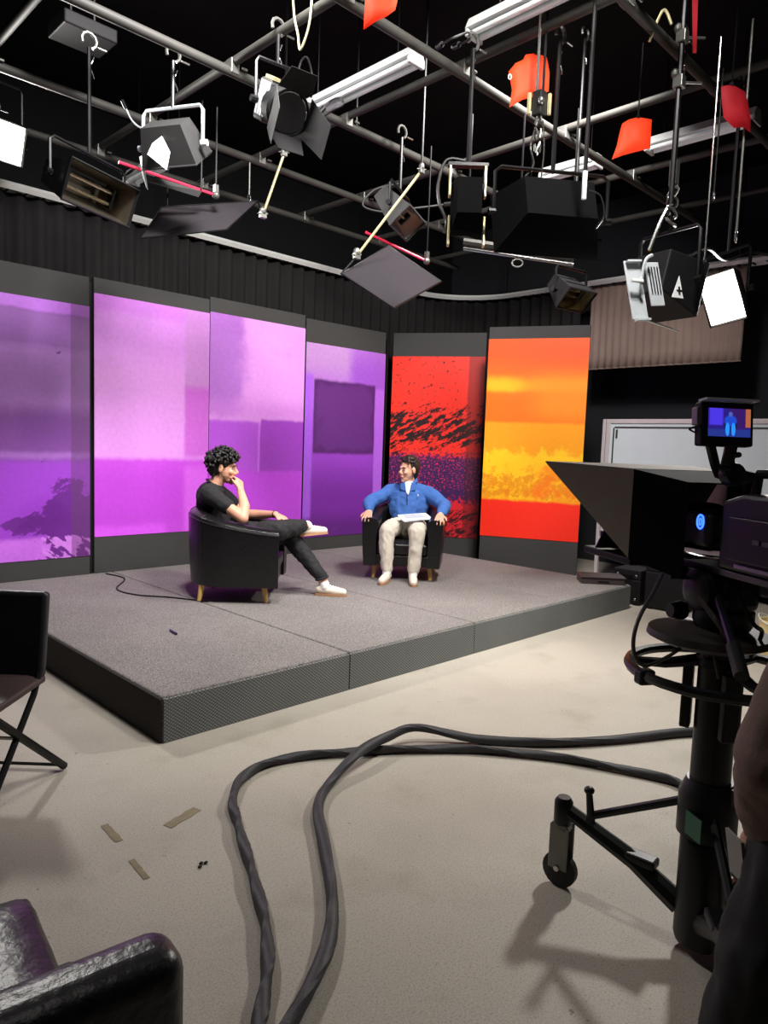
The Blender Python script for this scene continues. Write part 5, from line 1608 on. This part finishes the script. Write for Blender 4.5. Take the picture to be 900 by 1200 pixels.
for s in (-1, 1):
    jm.cap((-0.18, s * 0.05, 0.85), 0.080, (-0.18, s * 0.18, 0.825), 0.074)
    jm.chain([((-0.18, s * 0.19, 0.822), 0.076), ((-0.065, s * 0.375, 0.715), 0.068), ((0.09, s * 0.372, 0.690), 0.062), ((0.165, s * 0.362, 0.664), 0.050)])
    jm.cap((0.165, s * 0.362, 0.664), 0.047, (0.205, s * 0.352, 0.650), 0.043)
j2 = voxel('jumper', jm, BLUE, m2, 0.008, 3, wrinkle=0.011, wscale=10)
# stand-up collar with two leaves, open zip, white shirt in the neck
cl = MB()
ring = [(-0.150 + 0.078 * math.cos(t), 0.080 * math.sin(t), 0.925 - 0.030 * math.cos(t)) for t in [0.35 + k * (2 * PI - 0.7) / 20 for k in range(21)]]
cl.add([p for p in ring] + [(x * 1.0 - 0.004, y * 0.94, z + 0.042) for x, y, z in ring], [(i, i + 1, i + 22, i + 21) for i in range(20)])
cl.build('collar', BLUE, j2, smooth=True, solid=0.014)
for s in (-1, 1):
    MB().slab([(-0.050, s * 0.010, 0.835), (-0.066, s * 0.036, 0.935), (-0.078, s * 0.082, 0.915), (-0.060, s * 0.075, 0.855)], 0.016).build('collar_leaf', BLUE, j2, smooth='auto', bevel=0.005)
MB().slab([(-0.100, -0.048, 0.935), (-0.100, 0.048, 0.935), (-0.048, 0.008, 0.80), (-0.048, -0.008, 0.80)], 0.05).build('shirt_front', mat('white_shirt', (236, 236, 236), 0.8), m2, bevel=0.008)
MB().tube([(-0.034, -0.003, 0.83), (-0.020, 0.0, 0.77), (-0.014, 0.003, 0.70)], 0.004, 5).build('zip', STEEL, j2)
MB().ell((-0.040, 0.105, 0.805), (0.006, 0.007, 0.014), n=8, m=6).build('chest_emblem', WHITE, j2)
tro = MB()
tro.chain([((-0.15, 0, 0.485), 0.150), ((-0.06, 0, 0.475), 0.145)])
for s in (-1, 1):
    tro.chain([((-0.10, s * 0.10, 0.470), 0.105), ((0.16, s * 0.128, 0.480), 0.092), ((0.375, s * 0.145, 0.472), 0.078), ((0.405, s * 0.138, 0.31), 0.068), ((0.42, s * 0.128, 0.13), 0.058)])
voxel('trousers', tro, BEIGE, m2, 0.008, 3, wrinkle=0.010, wscale=17, wz=0.6)
for s in (-1, 1):
    voxel('sock', MB().cap((0.425, s * 0.125, 0.12), 0.044, (0.43, s * 0.125, 0.08), 0.044), SOCK, m2, 0.008, 2)
shoe(m2, (0.44, 0.125, 0.085), (1, 0.16, 0), (0, 0, 1), 0.285)
shoe(m2, (0.44, -0.125, 0.085), (1, -0.14, 0), (0, 0, 1), 0.285)
hr = MB()
hr.ell((-0.022, 0, 0.045), (0.094, 0.082, 0.088), H2)
hr.ell((-0.060, 0, -0.010), (0.052, 0.073, 0.082), H2)
rnd = random.Random(12)
for k in range(150):        # swept back locks
    v_ = V((rnd.gauss(0, 1), rnd.gauss(0, 1), rnd.gauss(0, 1))).normalized()
    if not ((v_.z > 0.30 and v_.x < 0.90) or (v_.x < -0.15 and v_.z > -0.75)):
        continue
    p = V((-0.014 + v_.x * 0.098, v_.y * 0.084, 0.038 + v_.z * 0.095))
    sw = V((-0.7, v_.y * 0.6, -0.25 - 0.5 * (v_.z < 0.3)))
    sw = (sw - v_ * sw.dot(v_)).normalized()
    hr.cap(H2 @ (p - sw * 0.016), 0.014, H2 @ (p + sw * 0.028 + v_ * 0.002), 0.008, 8)
for k in range(7):          # fringe falling to one side
    y = -0.045 + 0.016 * k
    hr.cap(H2 @ V((0.045, y, 0.116)), 0.015, H2 @ V((0.070 - abs(y) * 0.3, y + 0.020, 0.088 - abs(y) * 0.35)), 0.009, 8)
voxel('hair', hr, HAIR2, m2, 0.005, 1, 0.4)
# papers on his lap
PAP = mat('white_paper', (222, 226, 236), 0.7, var=0.05)
pp = thing('paper_sheets', 'white sheets of paper lying on the lap of the man in blue', 'paper', C2 + V((F2.x * 0.13 - (-F2.y) * -0.10, F2.y * 0.13 + F2.x * 0.10, 0.590)), math.atan2(F2.y, F2.x) + 0.35)
pp.rotation_euler = (0.06, 0.16, math.atan2(F2.y, F2.x) + 0.35)
for k in range(3):
    MB(RZ(0.05 * k)).add([(x, y, 0.004 * k + 0.010 * math.sin((x + 0.105) * 9 + k) + 0.05 * (0.12 - abs(y)) * 0.12) for x in (-0.105, -0.035, 0.035, 0.105) for y in (-0.15, -0.05, 0.05, 0.15)],
        [(i * 4 + j, i * 4 + j + 1, i * 4 + j + 5, i * 4 + j + 4) for i in range(3) for j in range(3)]).build('sheet', PAP, pp, solid=0.0012)
INK = mat('grey_print_ink', (120, 124, 134), 0.7)
for k in range(6):
    MB(RZ(0.10)).span((-0.07 + 0.022 * k, -0.11, 0.0215), (-0.064 + 0.022 * k, 0.08 + 0.02 * (k % 2), 0.0222)).build('text_line', INK, pp)

# ---------------------------------------------------------------- person standing at the right edge
p3o = V((1.468, 0.207, 0))
m3_ = thing('person', 'person in brown top and black trousers cut off by the right edge', 'person', p3o, math.radians(52))
# local +X forward (towards the stage), +Y left (towards the TV camera); the weight is on the right leg, trunk leaning right
def ln(x, y, z): return (x, y - max(0, z - 0.9) * 0.28, z)
H3 = T(0.055, -0.205, 1.615) @ RZ(0.1)
ARM3 = {1: ((0, 0.195, 1.375), (-0.05, 0.285, 1.04), (0.06, 0.175, 0.86)), -1: ((0, -0.195, 1.375), (-0.06, -0.315, 1.06), (0.06, -0.255, 0.87))}
ARM3 = {s: [ln(*q) for q in ARM3[s]] for s in ARM3}
LEG3 = {1: ((0, 0.10, 0.92), (0.04, 0.17, 0.50), (0.0, 0.19, 0.09)), -1: ((0, -0.10, 0.92), (0.02, -0.10, 0.50), (-0.01, -0.10, 0.09))}
body = MB()
head_shapes(body, H3)
body.chain([(ln(0.0, 0, 1.43), 0.06), ((0.035, -0.19, 1.54), 0.056)])
body.chain([(ln(0, 0, 0.96), 0.13), (ln(0, 0, 1.15), 0.12), (ln(0, 0, 1.34), 0.13)])
for s in (-1, 1):
    body.cap(ln(0, s * 0.05, 1.40), 0.075, ln(0, s * 0.17, 1.385), 0.058)
    body.chain([(LEG3[s][0], 0.09), (LEG3[s][1], 0.065), (LEG3[s][2], 0.042)])
    body.chain([(ARM3[s][0], 0.055), (ARM3[s][1], 0.046), (ARM3[s][2], 0.032)])
    hand_shapes(body, ARM3[s][2], (0.45, -s * 0.05, -0.8), (0, s, 0.1), -s, curl=0.4)
bo3 = voxel('body', body, SKIN, m3_, 0.0075, 3)
face_parts(bo3, H3, HAIR2)
BRN = mat('brown_sweatshirt', (122, 98, 88), 0.85, var=0.15, bump=0.15)
tp_ = MB()
tp_.chain([(ln(0, 0, 0.95), 0.155), (ln(0, 0, 1.15), 0.150), (ln(0, 0, 1.34), 0.150)])
tp_.ell(ln(0, 0, 1.28), (0.145, 0.215, 0.17))
tp_.ell(ln(0, 0, 1.02), (0.150, 0.185, 0.13))
for s in (-1, 1):
    tp_.cap(ln(0, s * 0.05, 1.405), 0.085, ln(0, s * 0.18, 1.385), 0.078)
    e, w_ = V(ARM3[s][1]), V(ARM3[s][2])
    tp_.chain([(ARM3[s][0], 0.078), (e, 0.074), (e.lerp(w_, 0.72), 0.056)])
voxel('sweatshirt', tp_, BRN, m3_, 0.009, 4, wrinkle=0.009, wscale=10)
MB().tube([V(ln(0.012, 0, 1.455)) + V((0.074 * math.cos(t), 0.078 * math.sin(t), -0.012 * math.cos(t))) for t in [k * 2 * PI / 20 for k in range(20)]], 0.016, 8, closed=True).build('neckband', BRN, m3_, smooth=True)
for s in (-1, 1):
    e, w_ = V(ARM3[s][1]), V(ARM3[s][2])
    voxel('cuff', MB().cap(e.lerp(w_, 0.70), 0.052, e.lerp(w_, 0.94), 0.046), BRN, m3_, 0.008, 2)
tro = MB()
tro.chain([((0, 0, 0.92), 0.150), (ln(0, 0, 0.97), 0.140)])
for s in (-1, 1):
    q = LEG3[s]
    tro.chain([((0, s * 0.095, 0.90), 0.125), (q[1], 0.100), ((q[2][0], q[2][1], 0.07), 0.094)])
voxel('trousers', tro, BTRO, m3_, 0.010, 4, wrinkle=0.010, wscale=10)
DSH = mat('dark_shoe_leather', (24, 22, 22), 0.5)
for s in (-1, 1):
    u = shoe(m3_, (LEG3[s][2][0], LEG3[s][2][1], 0.085), (1, s * 0.35, 0), (0, 0, 1), 0.29)
    u.data.materials[0] = DSH
    for c in u.children: c.data.materials[0] = DSH
hr = MB()
hr.ell((-0.020, 0, 0.048), (0.098, 0.085, 0.090), H3)
curls(hr, H3, lambda v_: v_.z > 0.15 and v_.x < 0.85 or v_.x < -0.3 and v_.z > -0.6, 90, 0.015, 0.024, 8, 0.008)
voxel('hair', hr, HAIR2, m3_, 0.008, 2, 0.4)
ppc = thing('folded_note', 'folded grey sheet held at the hip of the person in brown', 'paper', p3o, math.radians(52))
MB().slab([(0.07, 0.215, 0.83), (0.14, 0.20, 0.82), (0.13, 0.19, 0.74), (0.06, 0.205, 0.75)], 0.006).build('sheet', mat('grey_paper', (150, 146, 138), 0.8), ppc)

finish_voxels()
